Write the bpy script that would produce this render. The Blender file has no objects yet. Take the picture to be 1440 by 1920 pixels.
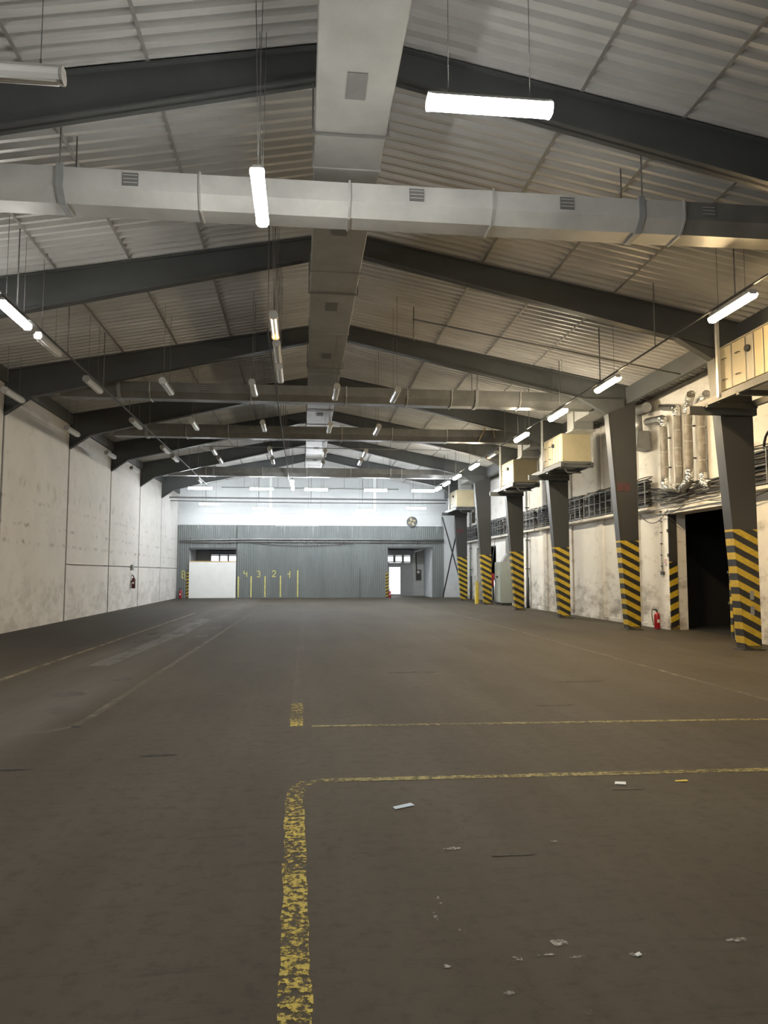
import bpy, math, random
from mathutils import Vector, Matrix
random.seed(7)
sc = bpy.context.scene
col = sc.collection
R = math.radians

# ------------------------------------------------------------------ camera
F_PX = 1400.0
cam_d = bpy.data.cameras.new('camera')
cam_d.sensor_fit = 'HORIZONTAL'
cam_d.sensor_width = 36.0
cam_d.lens = 36.0 * F_PX / 1440.0
cam_d.clip_end = 300
cam = bpy.data.objects.new('camera', cam_d)
col.objects.link(cam)
cam.location = (0, 0, 1.72)
yaw, pitch = R(6.216), R(4.655)
cam.rotation_euler = (R(90) + pitch, 0, -yaw)
sc.camera = cam

# ------------------------------------------------------------------ world, exposure
w = bpy.data.worlds.new('world')
sc.world = w
w.use_nodes = True
bg = w.node_tree.nodes['Background']
bg.inputs[0].default_value = (0.93, 0.97, 1.0, 1)      # overcast daylight, reaches in only through the end doors
bg.inputs[1].default_value = 1.3
try:
    w.cycles.sampling_method = 'NONE'
except Exception:
    pass
sc.view_settings.view_transform = 'Standard'
sc.view_settings.look = 'None'
sc.view_settings.gamma = 1.0
sc.view_settings.use_curve_mapping = False
sc.view_settings.exposure = 1.76
sc.cycles.max_bounces = 6
sc.cycles.diffuse_bounces = 3
sc.cycles.glossy_bounces = 2
sc.cycles.transmission_bounces = 2
sc.cycles.transparent_max_bounces = 8
LAMP_E = 46.0            # radiance of a lit diffuser

# ------------------------------------------------------------------ materials
def nt(name):
    m = bpy.data.materials.new(name)
    m.use_nodes = True
    t = m.node_tree
    return m, t, t.nodes['Principled BSDF'], t.nodes['Material Output']

def N(t, kind, **kw):
    n = t.nodes.new(kind)
    for k, v in kw.items():
        if k.startswith('i_'):
            key = k[2:]
            n.inputs[int(key) if key.isdigit() else key.replace('_', ' ')].default_value = v
        else:
            setattr(n, k, v)
    return n

def ramp(t, fac, stops):
    r = N(t, 'ShaderNodeValToRGB')
    e = r.color_ramp.elements
    e[0].position, e[0].color = stops[0][0], (*stops[0][1], 1)
    e[1].position, e[1].color = stops[-1][0], (*stops[-1][1], 1)
    for p, c in stops[1:-1]:
        x = e.new(p)
        x.color = (*c, 1)
    t.links.new(fac, r.inputs[0])
    return r.outputs[0]

def noise(t, vec, scale, detail=4, rough=0.6):
    n = N(t, 'ShaderNodeTexNoise')
    n.inputs['Scale'].default_value = scale
    n.inputs['Detail'].default_value = detail
    n.inputs['Roughness'].default_value = rough
    if vec is not None:
        t.links.new(vec, n.inputs['Vector'])
    return n.outputs['Fac']

def wpos(t, scale=(1, 1, 1)):
    g = N(t, 'ShaderNodeNewGeometry')
    m = N(t, 'ShaderNodeMapping')
    m.inputs['Scale'].default_value = scale
    t.links.new(g.outputs['Position'], m.inputs['Vector'])
    return m.outputs[0]

def math_(t, op, a, b=None, c=None):
    n = N(t, 'ShaderNodeMath', operation=op)
    for i, v in enumerate((a, b, c)):
        if v is None:
            continue
        if isinstance(v, (int, float)):
            n.inputs[i].default_value = v
        else:
            t.links.new(v, n.inputs[i])
    return n.outputs[0]

def mix(t, fac, a, b):
    n = N(t, 'ShaderNodeMix', data_type='RGBA')
    ins = [s for s in n.inputs if s.enabled]
    for s, v in zip((n.inputs[0], n.inputs[6], n.inputs[7]), (fac, a, b)):
        if isinstance(v, (int, float)):
            s.default_value = v
        elif isinstance(v, tuple):
            s.default_value = (*v, 1)
        else:
            t.links.new(v, s)
    return n.outputs[2]

def bump(t, h, strength, dist=0.02):
    b = N(t, 'ShaderNodeBump')
    b.inputs['Strength'].default_value = strength
    b.inputs['Distance'].default_value = dist
    t.links.new(h, b.inputs['Height'])
    return b.outputs[0]

def simple(name, c, rough=0.6, metal=0.0, var=0.15, scale=3.0, bmp=0.0, spec=None):
    """paint-like material with a little mottling of its own colour"""
    m, t, p, o = nt(name)
    f = noise(t, wpos(t), scale, 5)
    lo = tuple(x * (1 - var) for x in c)
    hi = tuple(min(1, x * (1 + var)) for x in c)
    t.links.new(ramp(t, f, [(0.3, lo), (0.7, hi)]), p.inputs['Base Color'])
    p.inputs['Roughness'].default_value = rough
    p.inputs['Metallic'].default_value = metal
    if spec is not None:
        p.inputs['Specular IOR Level'].default_value = spec
    if bmp:
        t.links.new(bump(t, noise(t, wpos(t), scale * 8, 4), bmp), p.inputs['Normal'])
    return m

M = {}
M['steel'] = simple('grey_painted_steel', (0.068, 0.072, 0.072), 0.5, var=0.12, scale=1.5)
M['steel_dark'] = simple('dark_steel', (0.05, 0.05, 0.05), 0.5)
M['roof_strip'] = simple('dark_roof_strip', (0.23, 0.225, 0.215), 0.7)
M['galv'] = simple('galvanised', (0.5, 0.5, 0.48), 0.4, 0.5, var=0.2, scale=4)
M['duct'] = simple('duct_sheet', (0.44, 0.44, 0.42), 0.5, 0.1, var=0.16, scale=1.2, bmp=0.12)
M['duct_shaded'] = simple('shaded_duct_sheet', (0.27, 0.27, 0.255), 0.5, 0.1, var=0.16, scale=1.2, bmp=0.1)  # same sheet as the lit duct, weaker light put into its colour
M['duct_darker'] = simple('grey_duct_sheet', (0.165, 0.165, 0.155), 0.4, 0.15, var=0.25, scale=1.5, bmp=0.1)  # darker copy of the duct sheet
M['duct_dark'] = simple('grille_dark', (0.12, 0.12, 0.115), 0.7)
M['cable'] = simple('cable_black', (0.02, 0.02, 0.02), 0.6)
M['cable_grey'] = simple('cable_grey', (0.11, 0.105, 0.1), 0.6)
M['wire'] = simple('wire', (0.13, 0.13, 0.125), 0.5)
M['housing'] = simple('lamp_housing', (0.42, 0.42, 0.40), 0.45)
M['beige'] = simple('beige_panel', (0.41, 0.355, 0.225), 0.5, var=0.08, scale=2)
M['beige_dark'] = simple('beige_post', (0.34, 0.32, 0.26), 0.5, var=0.06)
M['white'] = simple('white_paint', (0.84, 0.86, 0.85), 0.5, var=0.03)
M['wood'] = simple('raw_wood', (0.55, 0.40, 0.20), 0.6)
M['red'] = simple('red_paint', (0.32, 0.012, 0.018), 0.35, var=0.1)
M['red_dark'] = simple('dark_red_paint', (0.07, 0.006, 0.008), 0.4, var=0.1)
M['red_faint'] = simple('faded_red_paint', (0.075, 0.03, 0.03), 0.6, var=0.4, scale=7)
M['cabinet'] = simple('cabinet_grey', (0.33, 0.36, 0.33), 0.5, var=0.06)
M['yellow'] = simple('yellow_paint', (0.66, 0.50, 0.06), 0.6, var=0.15)
M['number'] = simple('number_paint', (0.66, 0.62, 0.22), 0.6, var=0.2, scale=8)
M['black'] = simple('black_rubber', (0.015, 0.015, 0.015), 0.6)
M['room_dark'] = simple('blackened_room', (0.02, 0.02, 0.02), 0.9)  # near-black colour stands in for the darkness of the side rooms
M['paper'] = simple('paper', (0.72, 0.73, 0.72), 0.7, var=0.05)
M['paper_blue'] = simple('paper_blue', (0.50, 0.58, 0.70), 0.7, var=0.05)
M['insul'] = simple('pipe_insulation', (0.27, 0.25, 0.22), 0.55, 0.1, var=0.3, scale=5, bmp=0.2)
M['gate'] = simple('gate_panel', (0.40, 0.41, 0.43), 0.5, var=0.05)
M['pipe_grey'] = simple('pipe_grey', (0.28, 0.29, 0.29), 0.45, 0.2)
M['sign'] = simple('sign_white', (0.75, 0.73, 0.70), 0.5, var=0.03)

def foil():
    m, t, p, o = nt('crumpled_foil')
    p.inputs['Base Color'].default_value = (0.78, 0.77, 0.74, 1)
    p.inputs['Metallic'].default_value = 1.0
    p.inputs['Roughness'].default_value = 0.28
    v = N(t, 'ShaderNodeTexVoronoi')
    v.inputs['Scale'].default_value = 22
    t.links.new(wpos(t), v.inputs['Vector'])
    t.links.new(bump(t, v.outputs['Distance'], 0.9, 0.03), p.inputs['Normal'])
    return m
M['foil'] = foil()

def roof_mat():
    m, t, p, o = nt('roof_sheet_metal')
    f = noise(t, wpos(t, (0.25, 1, 0.25)), 1.4, 5, 0.65)
    c = ramp(t, f, [(0.28, (0.42, 0.42, 0.405)), (0.55, (0.52, 0.52, 0.505)), (0.75, (0.59, 0.59, 0.575))])
    t.links.new(c, p.inputs['Base Color'])
    p.inputs['Roughness'].default_value = 0.42
    p.inputs['Metallic'].default_value = 0.1
    return m
M['roof'] = roof_mat()

def floor_mat():
    m, t, p, o = nt('worn_concrete_floor')
    pos = wpos(t)
    big = noise(t, pos, 0.22, 5, 0.6)
    streak = noise(t, wpos(t, (0.9, 0.12, 1)), 1.1, 5, 0.65)
    fine = noise(t, pos, 9, 6, 0.75)
    scr = noise(t, wpos(t, (1.0, 7.0, 1)), 1.3, 6, 0.8)
    c = ramp(t, big, [(0.3, (0.047, 0.039, 0.028)), (0.5, (0.062, 0.052, 0.0385)), (0.7, (0.077, 0.066, 0.050))])
    c = mix(t, ramp(t, streak, [(0.40, (0, 0, 0)), (0.70, (0.75, 0.75, 0.75))]), c, (0.088, 0.077, 0.060))
    c = mix(t, ramp(t, scr, [(0.56, (0, 0, 0)), (0.74, (0.65, 0.65, 0.65))]), c, (0.026, 0.022, 0.018))
    c = mix(t, ramp(t, fine, [(0.30, (0.6, 0.6, 0.6)), (0.50, (0, 0, 0))]), c, (0.034, 0.029, 0.023))
    # worn, paler wheel track between the two lines near the white wall
    sx = N(t, 'ShaderNodeSeparateXYZ'); t.links.new(pos, sx.inputs[0])
    dx = math_(t, 'ABSOLUTE', math_(t, 'ADD', sx.outputs[0], 3.55))
    tr = math_(t, 'MULTIPLY', ramp(t, dx, [(0.55, (1, 1, 1)), (1.25, (0, 0, 0))]), math_(t, 'SUBTRACT', streak, 0.18))
    c = mix(t, math_(t, 'MULTIPLY', tr, 1.3), c, (0.125, 0.116, 0.104))
    # darker, less trodden strip along the white wall
    dk = ramp(t, math_(t, 'ADD', sx.outputs[0], 9.0), [(3.2 / 5, (1, 1, 1)), (4.0 / 5, (0, 0, 0))])
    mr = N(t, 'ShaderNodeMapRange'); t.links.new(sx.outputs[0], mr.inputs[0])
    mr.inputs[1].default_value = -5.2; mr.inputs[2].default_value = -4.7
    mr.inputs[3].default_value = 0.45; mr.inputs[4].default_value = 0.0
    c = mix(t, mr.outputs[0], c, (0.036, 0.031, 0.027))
    t.links.new(c, p.inputs['Base Color'])
    p.inputs['Roughness'].default_value = 0.72
    p.inputs['Specular IOR Level'].default_value = 0.17
    t.links.new(bump(t, fine, 0.15, 0.01), p.inputs['Normal'])
    return m
M['floor'] = floor_mat()

def plaster(name, base, dirt, rows=False, amount=0.6):
    m, t, p, o = nt(name)
    pos = wpos(t)
    sx = N(t, 'ShaderNodeSeparateXYZ'); t.links.new(pos, sx.inputs[0])
    z = sx.outputs[2]
    f = noise(t, pos, 0.9, 6, 0.65)
    c = ramp(t, f, [(0.25, tuple(x * 0.88 for x in base)), (0.7, base)])
    # grime gathers low on the wall
    g = noise(t, wpos(t, (1, 0.7, 1.3)), 1.7, 7, 0.72)
    zl = N(t, 'ShaderNodeMapRange'); t.links.new(z, zl.inputs[0])
    zl.inputs[1].default_value = 0.0; zl.inputs[2].default_value = 2.2
    zl.inputs[3].default_value = 0.17; zl.inputs[4].default_value = 0.0
    gg = math_(t, 'ADD', g, zl.outputs[0])
    c = mix(t, ramp(t, gg, [(0.56, (0, 0, 0)), (0.80, (amount,) * 3)]), c, dirt)
    if rows:
        # rows of rubbed marks left by stacked goods
        tot = None
        rg = noise(t, wpos(t, (1, 1.0, 0.6)), 1.9, 5, 0.7)
        pat = ramp(t, rg, [(0.50, (0, 0, 0)), (0.66, (1, 1, 1))])
        wob = math_(t, 'MULTIPLY', math_(t, 'SUBTRACT', noise(t, wpos(t, (1, 2.2, 0)), 1.0, 3), 0.5), 0.22)
        zz = math_(t, 'ADD', z, wob)
        for zc, hw, a in ((2.66, 0.09, 0.60), (3.20, 0.08, 0.5), (3.62, 0.06, 0.25), (3.95, 0.09, 0.35), (4.45, 0.30, 0.30), (1.2, 0.25, 0.18)):
            b = math_(t, 'SUBTRACT', 1.0, math_(t, 'DIVIDE', math_(t, 'ABSOLUTE', math_(t, 'SUBTRACT', zz, zc)), hw))
            b = math_(t, 'MULTIPLY', math_(t, 'MAXIMUM', b, 0.0), a * 1.5)
            tot = b if tot is None else math_(t, 'ADD', tot, b)
        fac = math_(t, 'MINIMUM', math_(t, 'MULTIPLY', tot, pat), 0.75)
        c = mix(t, fac, c, (0.15, 0.14, 0.13))
        # soot under the eaves
        zt = N(t, 'ShaderNodeMapRange'); t.links.new(math_(t, 'ADD', z, math_(t, 'MULTIPLY', f, 0.8)), zt.inputs[0])
        zt.inputs[1].default_value = 6.95; zt.inputs[2].default_value = 7.25
        zt.inputs[3].default_value = 0.0; zt.inputs[4].default_value = 0.55
        c = mix(t, zt.outputs[0], c, (0.22, 0.20, 0.18))
    t.links.new(c, p.inputs['Base Color'])
    p.inputs['Roughness'].default_value = 0.8
    t.links.new(bump(t, noise(t, pos, 14, 5), 0.12, 0.01), p.inputs['Normal'])
    return m
M['wall_l'] = plaster('white_panel_wall', (0.66, 0.645, 0.62), (0.30, 0.28, 0.26), rows=True)
M['wall_r'] = plaster('dirty_plaster', (0.82, 0.80, 0.755), (0.27, 0.24, 0.20), amount=1.0)
M['wall_e'] = plaster('white_end_wall', (0.58, 0.605, 0.615), (0.45, 0.44, 0.42), amount=0.4)

def cladding():
    m, t, p, o = nt('grey_green_cladding')
    pos = wpos(t)
    sx = N(t, 'ShaderNodeSeparateXYZ'); t.links.new(pos, sx.inputs[0])
    z = sx.outputs[2]
    f = noise(t, wpos(t, (1.2, 1, 0.25)), 1.3, 6, 0.7)
    c = ramp(t, f, [(0.3, (0.15, 0.168, 0.168)), (0.7, (0.20, 0.22, 0.218))])
    # whitewash runs from the wall above
    r = noise(t, wpos(t, (5.0, 1, 0.16)), 1.5, 6, 0.75)
    zr = N(t, 'ShaderNodeMapRange'); t.links.new(z, zr.inputs[0])
    zr.inputs[1].default_value = 2.0; zr.inputs[2].default_value = 5.0
    zr.inputs[3].default_value = -0.14; zr.inputs[4].default_value = 0.06
    c = mix(t, ramp(t, math_(t, 'ADD', r, zr.outputs[0]), [(0.60, (0, 0, 0)), (0.70, (0.7, 0.7, 0.7))]), c, (0.55, 0.57, 0.57))
    s = noise(t, pos, 3.2, 2, 0.5)
    c = mix(t, ramp(t, s, [(0.74, (0, 0, 0)), (0.78, (0.6, 0.6, 0.6))]), c, (0.4, 0.41, 0.41))
    t.links.new(c, p.inputs['Base Color'])
    p.inputs['Roughness'].default_value = 0.5
    return m
M['clad'] = cladding()

def stripes(name, slope=0.52, period=0.30, top=2.70, base=(0.042, 0.043, 0.042), zoff=0.0, axis=0):
    m, t, p, o = nt(name)
    tc = N(t, 'ShaderNodeTexCoord')
    sx = N(t, 'ShaderNodeSeparateXYZ'); t.links.new(tc.outputs['Object'], sx.inputs[0])
    v = math_(t, 'ADD', sx.outputs[2], math_(t, 'MULTIPLY', sx.outputs[axis], slope))
    fr = math_(t, 'FRACT', math_(t, 'DIVIDE', math_(t, 'ADD', v, 10.0 + zoff), period))
    s = math_(t, 'GREATER_THAN', fr, 0.5)
    wear = noise(t, wpos(t), 6, 6, 0.7)
    ylo = ramp(t, wear, [(0.3, (0.40, 0.27, 0.02)), (0.6, (0.60, 0.43, 0.035))])
    blk = ramp(t, wear, [(0.3, (0.012, 0.012, 0.012)), (0.75, (0.035, 0.034, 0.032))])
    c = mix(t, s, blk, ylo)
    scuff = noise(t, wpos(t, (1, 1, 1.5)), 7, 6, 0.7)
    c = mix(t, ramp(t, scuff, [(0.70, (0, 0, 0)), (0.78, (0.7, 0.7, 0.7))]), c, (0.14, 0.07, 0.035))
    above = math_(t, 'GREATER_THAN', sx.outputs[2], top)
    c = mix(t, above, c, base)
    # dirty, unpainted foot
    foot = math_(t, 'LESS_THAN', sx.outputs[2], 0.10)
    c = mix(t, math_(t, 'MULTIPLY', foot, 0.8), c, (0.06, 0.052, 0.045))
    t.links.new(c, p.inputs['Base Color'])
    p.inputs['Roughness'].default_value = 0.45
    return m
M['stripe'] = stripes('hazard_striped_column')
M['stripe_jamb'] = stripes('hazard_striped_jamb', slope=-0.45, period=0.36, top=2.06, base=(0.05, 0.048, 0.045))
M['stripe_small'] = stripes('hazard_striped_edge', slope=-0.5, period=0.22, top=1.75, base=(0.12, 0.13, 0.13))

def worn_paint(name, c, lo, hi, scale=9.0, stretch=(1, 1, 1), maxa=1.0):
    """paint film broken by wear: bare floor shows through the gaps"""
    m, t, p, o = nt(name)
    f = noise(t, wpos(t, stretch), scale, 7, 0.72)
    g = noise(t, wpos(t), 0.9, 3, 0.5)
    ff = math_(t, 'ADD', f, math_(t, 'MULTIPLY', math_(t, 'SUBTRACT', g, 0.5), 0.35))
    a = ramp(t, ff, [(lo, (0, 0, 0)), (hi, (maxa,) * 3)])
    cc = ramp(t, noise(t, wpos(t), 14, 4), [(0.3, tuple(x * 0.6 for x in c)), (0.7, c)])
    t.links.new(cc, p.inputs['Base Color'])
    p.inputs['Roughness'].default_value = 0.6
    tr = N(t, 'ShaderNodeBsdfTransparent')
    mx = N(t, 'ShaderNodeMixShader')
    t.links.new(a, mx.inputs[0])
    t.links.new(tr.outputs[0], mx.inputs[1])
    t.links.new(p.outputs[0], mx.inputs[2])
    t.links.new(mx.outputs[0], o.inputs[0])
    return m
M['line_y'] = worn_paint('worn_yellow_line', (0.52, 0.40, 0.045), 0.47, 0.55, 24)
M['line_y2'] = worn_paint('worn_yellow_cross_line', (0.27, 0.22, 0.055), 0.38, 0.56, 16)
M['line_faint'] = worn_paint('faint_pale_line', (0.23, 0.205, 0.155), 0.38, 0.64, 6, (1, 0.4, 1), 0.75)
M['line_left'] = worn_paint('faint_yellow_line', (0.25, 0.205, 0.12), 0.26, 0.55, 6, (1, 0.4, 1), 0.85)
M['line_ghost'] = worn_paint('ghost_line', (0.17, 0.15, 0.105), 0.42, 0.72, 6, (1, 0.4, 1), 0.55)
M['patch'] = worn_paint('pale_floor_patch', (0.21, 0.20, 0.182), 0.12, 0.52, 1.6, (1.5, 0.35, 1), 0.72)
M['patch_soft'] = worn_paint('pale_floor_blotch', (0.17, 0.16, 0.145), 0.30, 0.75, 2.5, (1, 0.6, 1), 0.45)
M['scuff'] = worn_paint('white_scuff', (0.40, 0.385, 0.35), 0.47, 0.60, 16)
M['oil'] = worn_paint('dark_scrape', (0.018, 0.015, 0.012), 0.40, 0.62, 6, (0.6, 3, 1), 0.8)

def emitter(name, color, strength):
    m, t, p, o = nt(name)
    e = N(t, 'ShaderNodeEmission')
    e.inputs[0].default_value = (*color, 1)
    e.inputs[1].default_value = strength
    t.links.new(e.outputs[0], o.inputs[0])
    return m
M['lit_cool'] = emitter('lit_diffuser_cool', (0.93, 0.97, 1.0), LAMP_E * 0.95)
M['lit_neutral'] = emitter('lit_diffuser_neutral', (1.0, 0.975, 0.92), LAMP_E)
M['lit_warm'] = emitter('lit_diffuser_warm', (1.0, 0.72, 0.38), LAMP_E * 2.6)
M['lit_soft'] = emitter('lit_diffuser_far_warm', (1.0, 0.86, 0.62), LAMP_E * 1.6)
M['lit_dim'] = emitter('failing_tube', (1.0, 0.90, 0.72), 0.45)
M['lit_orange'] = emitter('glowing_tube_end', (1.0, 0.42, 0.12), 3.5)

def unlit():
    m, t, p, o = nt('unlit_clear_diffuser')
    p.inputs['Base Color'].default_value = (0.80, 0.81, 0.80, 1)
    p.inputs['Roughness'].default_value = 0.18
    p.inputs['Coat Weight'].default_value = 0.6
    return m
M['unlit'] = unlit()

def pane():
    m, t, p, o = nt('thin_pane')
    tr = N(t, 'ShaderNodeBsdfTransparent')
    gl = N(t, 'ShaderNodeBsdfGlossy')
    gl.inputs['Roughness'].default_value = 0.1
    mx = N(t, 'ShaderNodeMixShader'); mx.inputs[0].default_value = 0.08
    t.links.new(tr.outputs[0], mx.inputs[1]); t.links.new(gl.outputs[0], mx.inputs[2])
    t.links.new(mx.outputs[0], o.inputs[0])
    return m
M['pane'] = pane()

# ------------------------------------------------------------------ mesh builder
ORI = {}          # world origin of every empty
class MB:
    def __init__(s):
        s.v = []; s.f = []; s.sm = []
    def poly(s, pts, faces, smooth=False):
        b = len(s.v)
        s.v += [tuple(p) for p in pts]
        for f in faces:
            s.f.append(tuple(b + i for i in f)); s.sm.append(smooth)
        return s
    def box(s, x0, x1, y0, y1, z0, z1):
        x0, x1 = sorted((x0, x1)); y0, y1 = sorted((y0, y1)); z0, z1 = sorted((z0, z1))
        p = [(x0, y0, z0), (x1, y0, z0), (x1, y1, z0), (x0, y1, z0), (x0, y0, z1), (x1, y0, z1), (x1, y1, z1), (x0, y1, z1)]
        return s.poly(p, [(0, 3, 2, 1), (4, 5, 6, 7), (0, 1, 5, 4), (1, 2, 6, 5), (2, 3, 7, 6), (3, 0, 4, 7)])
    def bbox(s, x0, x1, y0, y1, z0, z1, b=0.01):
        """box with chamfered vertical and horizontal edges (octagonal in plan, bevelled top and bottom)"""
        x0, x1 = sorted((x0, x1)); y0, y1 = sorted((y0, y1))
        def ring(i, z):
            return [(x0 + b + i, y0 + i, z), (x1 - b - i, y0 + i, z), (x1 - i, y0 + b + i, z), (x1 - i, y1 - b - i, z),
                    (x1 - b - i, y1 - i, z), (x0 + b + i, y1 - i, z), (x0 + i, y1 - b - i, z), (x0 + i, y0 + b + i, z)]
        rings = [ring(b, z0), ring(0, z0 + b), ring(0, z1 - b), ring(b, z1)]
        pts = [q for r in rings for q in r]
        fs = [tuple(reversed(range(8))), tuple(range(24, 32))]
        for k in range(3):
            for i in range(8):
                j = (i + 1) % 8
                fs.append((k * 8 + i, k * 8 + j, k * 8 + 8 + j, k * 8 + 8 + i))
        return s.poly(pts, fs)
    def prism(s, pts2, axis, a, b):
        """2-D outline extruded along an axis (0 x: outline y,z; 1 y: outline x,z; 2 z: outline x,y)"""
        n = len(pts2)
        def mk(q, w):
            return {0: (w, q[0], q[1]), 1: (q[0], w, q[1]), 2: (q[0], q[1], w)}[axis]
        p = [mk(q, a) for q in pts2] + [mk(q, b) for q in pts2]
        fs = [tuple(range(n)), tuple(reversed(range(n, 2 * n)))]
        fs += [(i, i + n, (i + 1) % n + n, (i + 1) % n) for i in range(n)]
        return s.poly(p, fs)
    def bar(s, p, q, w, h=None, up=(0, 0, 1)):
        """rectangular bar between two points"""
        h = h or w
        p = Vector(p); q = Vector(q); d = (q - p).normalized()
        u = Vector(up)
        if abs(d.dot(u)) > 0.95:
            u = Vector((0, 1, 0))
        r = d.cross(u).normalized(); u = r.cross(d)
        pts = []
        for c in (p, q):
            for a, b in ((-1, -1), (1, -1), (1, 1), (-1, 1)):
                pts.append(c + r * a * w / 2 + u * b * h / 2)
        return s.poly(pts, [(0, 3, 2, 1), (4, 5, 6, 7), (0, 1, 5, 4), (1, 2, 6, 5), (2, 3, 7, 6), (3, 0, 4, 7)])
    def tube(s, path, r, n=10, caps=True):
        path = [Vector(q) for q in path]
        rr = r if isinstance(r, (list, tuple)) else [r] * len(path)
        pts = []
        t0 = (path[1] - path[0]).normalized()
        u = t0.orthogonal().normalized()
        for i, c in enumerate(path):
            a = path[max(i - 1, 0)]; b = path[min(i + 1, len(path) - 1)]
            d = (b - a).normalized()
            u = (u - d * u.dot(d))
            u = u.normalized() if u.length > 1e-6 else d.orthogonal().normalized()
            v = d.cross(u)
            for k in range(n):
                an = 2 * math.pi * k / n
                pts.append(c + (u * math.cos(an) + v * math.sin(an)) * rr[i])
        fs = []
        for i in range(len(path) - 1):
            for k in range(n):
                fs.append((i * n + k, i * n + (k + 1) % n, (i + 1) * n + (k + 1) % n, (i + 1) * n + k))
        s.poly(pts, fs, True)
        if caps:
            b = len(s.v) - len(pts)
            s.f.append(tuple(b + k for k in reversed(range(n)))); s.sm.append(False)
            s.f.append(tuple(b + (len(path) - 1) * n + k for k in range(n))); s.sm.append(False)
        return s
    def build(s, name, mat, parent=None, recalc=True):
        me = bpy.data.meshes.new(name)
        o0 = ORI.get(parent.name, Vector()) if parent else Vector()
        me.from_pydata([(Vector(q) - o0) for q in s.v], [], s.f)
        me.materials.append(M[mat] if isinstance(mat, str) else mat)
        for i, p in enumerate(me.polygons):
            p.use_smooth = s.sm[i]
        me.update()
        if recalc:
            import bmesh
            bm = bmesh.new(); bm.from_mesh(me)
            bmesh.ops.recalc_face_normals(bm, faces=bm.faces)
            bm.to_mesh(me); bm.free()
        ob = bpy.data.objects.new(name, me)
        col.objects.link(ob)
        if parent:
            ob.parent = parent
            ORI[ob.name] = o0
        else:
            ORI[ob.name] = Vector()
        return ob

def empty(name, loc=(0, 0, 0)):
    o = bpy.data.objects.new(name, None)
    col.objects.link(o)
    o.location = loc
    o.empty_display_size = 0.2
    ORI[o.name] = Vector(loc)
    return o
def tag(o, label=None, cat=None, group=None, kind=None):
    if label: o['label'] = label
    if cat: o['category'] = cat
    if group: o['group'] = group
    if kind: o['kind'] = kind
    return o
def struct(o, label, cat):
    return tag(o, label, cat, kind='structure')
def part(name, mat, parent, fn, *a, **k):
    m = MB(); getattr(m, fn)(*a, **k)
    return m.build(name, mat, parent)
def copy_tree(o, parent=None):
    c = o.copy(); col.objects.link(c); c.parent = parent
    for ch in list(o.children):
        copy_tree(ch, c)
    return c
ORD = ['first', 'second', 'third', 'fourth', 'fifth', 'sixth', 'seventh', 'eighth', 'ninth', 'tenth']

# ------------------------------------------------------------------ dimensions
XL, XR, XW = -8.47, 10.22, 11.10      # white wall face, outer side of columns, right wall face
XC, ZC = 0.9, 9.22                    # ridge
SL = 0.186                            # roof slope
YB, YE = -12.0, 52.0                  # back wall, end wall
FR = [10, 16, 22, 28, 34, 40, 46]     # portal frames in view
def roof_z(x): return ZC - SL * abs(x - XC)

# ------------------------------------------------------------------ floor
m = MB().box(XL - 0.4, XW + 0.6, YB, 56.2, -0.2, 0.0)
floor = struct(m.build('floor', 'floor'), 'worn brown-grey concrete floor of the hall with faded painted lines', 'floor')

def decal(name, pts, mat, z=0.003, th=0.002):
    """thin film of paint on the floor, outline in world x,y"""
    return MB().prism(pts, 2, z - th, z).build(name, mat, floor)
def strip(name, path, wd, mat, z=0.003):
    L = []; Rr = []
    P = [Vector(p) for p in path]
    for i, p in enumerate(P):
        d = (P[min(i + 1, len(P) - 1)] - P[max(i - 1, 0)]).normalized()
        n = Vector((-d.y, d.x))
        wv = wd * (1 + random.uniform(-0.08, 0.08))
        L.append(p + n * wv / 2); Rr.append(p - n * wv / 2)
    mb = MB()
    n = len(P)
    pts = [(q.x, q.y, z) for q in L] + [(q.x, q.y, z) for q in Rr]
    mb.poly(pts, [(i, i + 1, n + i + 1, n + i) for i in range(n - 1)])
    o = mb.build(name, mat, floor, recalc=False)
    return o
def seg(a, b, n):
    return [(a[0] + (b[0] - a[0]) * i / n, a[1] + (b[1] - a[1]) * i / n) for i in range(n + 1)]
jit = lambda pts, s: [(x + random.uniform(-s, s), y + random.uniform(-s, s) * 0.2) for x, y in pts]
strip('yellow_line', jit(seg((0.005, 1.5), (-0.045, 5.9), 40), 0.006) + [(-0.03, 6.1), (0.0, 6.24), (0.06, 6.34)], 0.135, 'line_y')
strip('yellow_line', [(0.08, 6.36)] + jit(seg((0.16, 6.38), (8.2, 6.22), 40), 0.004), 0.10, 'line_y2')
strip('yellow_line', jit(seg((-0.05, 8.62), (-0.055, 10.1), 8), 0.006), 0.15, 'line_y')
strip('faded_line', seg((-0.05, 10.1), (0.03, 36.0), 30), 0.14, 'line_ghost')
strip('yellow_line', jit(seg((0.12, 8.60), (6.2, 8.40), 30), 0.004), 0.085, 'line_y2')
strip('faded_line', seg((6.28, 8.4), (6.42, 33.0), 30), 0.10, 'line_faint')
strip('faded_line', seg((-4.85, 9.5), (-4.55, 33.0), 30), 0.11, 'line_left', 0.0035)
strip('faded_line', [(-6.5, 8.2), (-4.5, 8.33), (-3.16, 8.45), (-2.75, 8.58), (-2.55, 8.85)] + seg((-2.5, 9.3), (-2.15, 34.0), 30), 0.10, 'line_faint')
strip('pale_patch', seg((-3.75, 14.5), (-3.52, 21.0), 8) , 0.40, 'patch', 0.0028)
strip('pale_patch', seg((-3.52, 20.8), (-3.62, 28.6), 8) , 0.55, 'patch', 0.0032)
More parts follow.
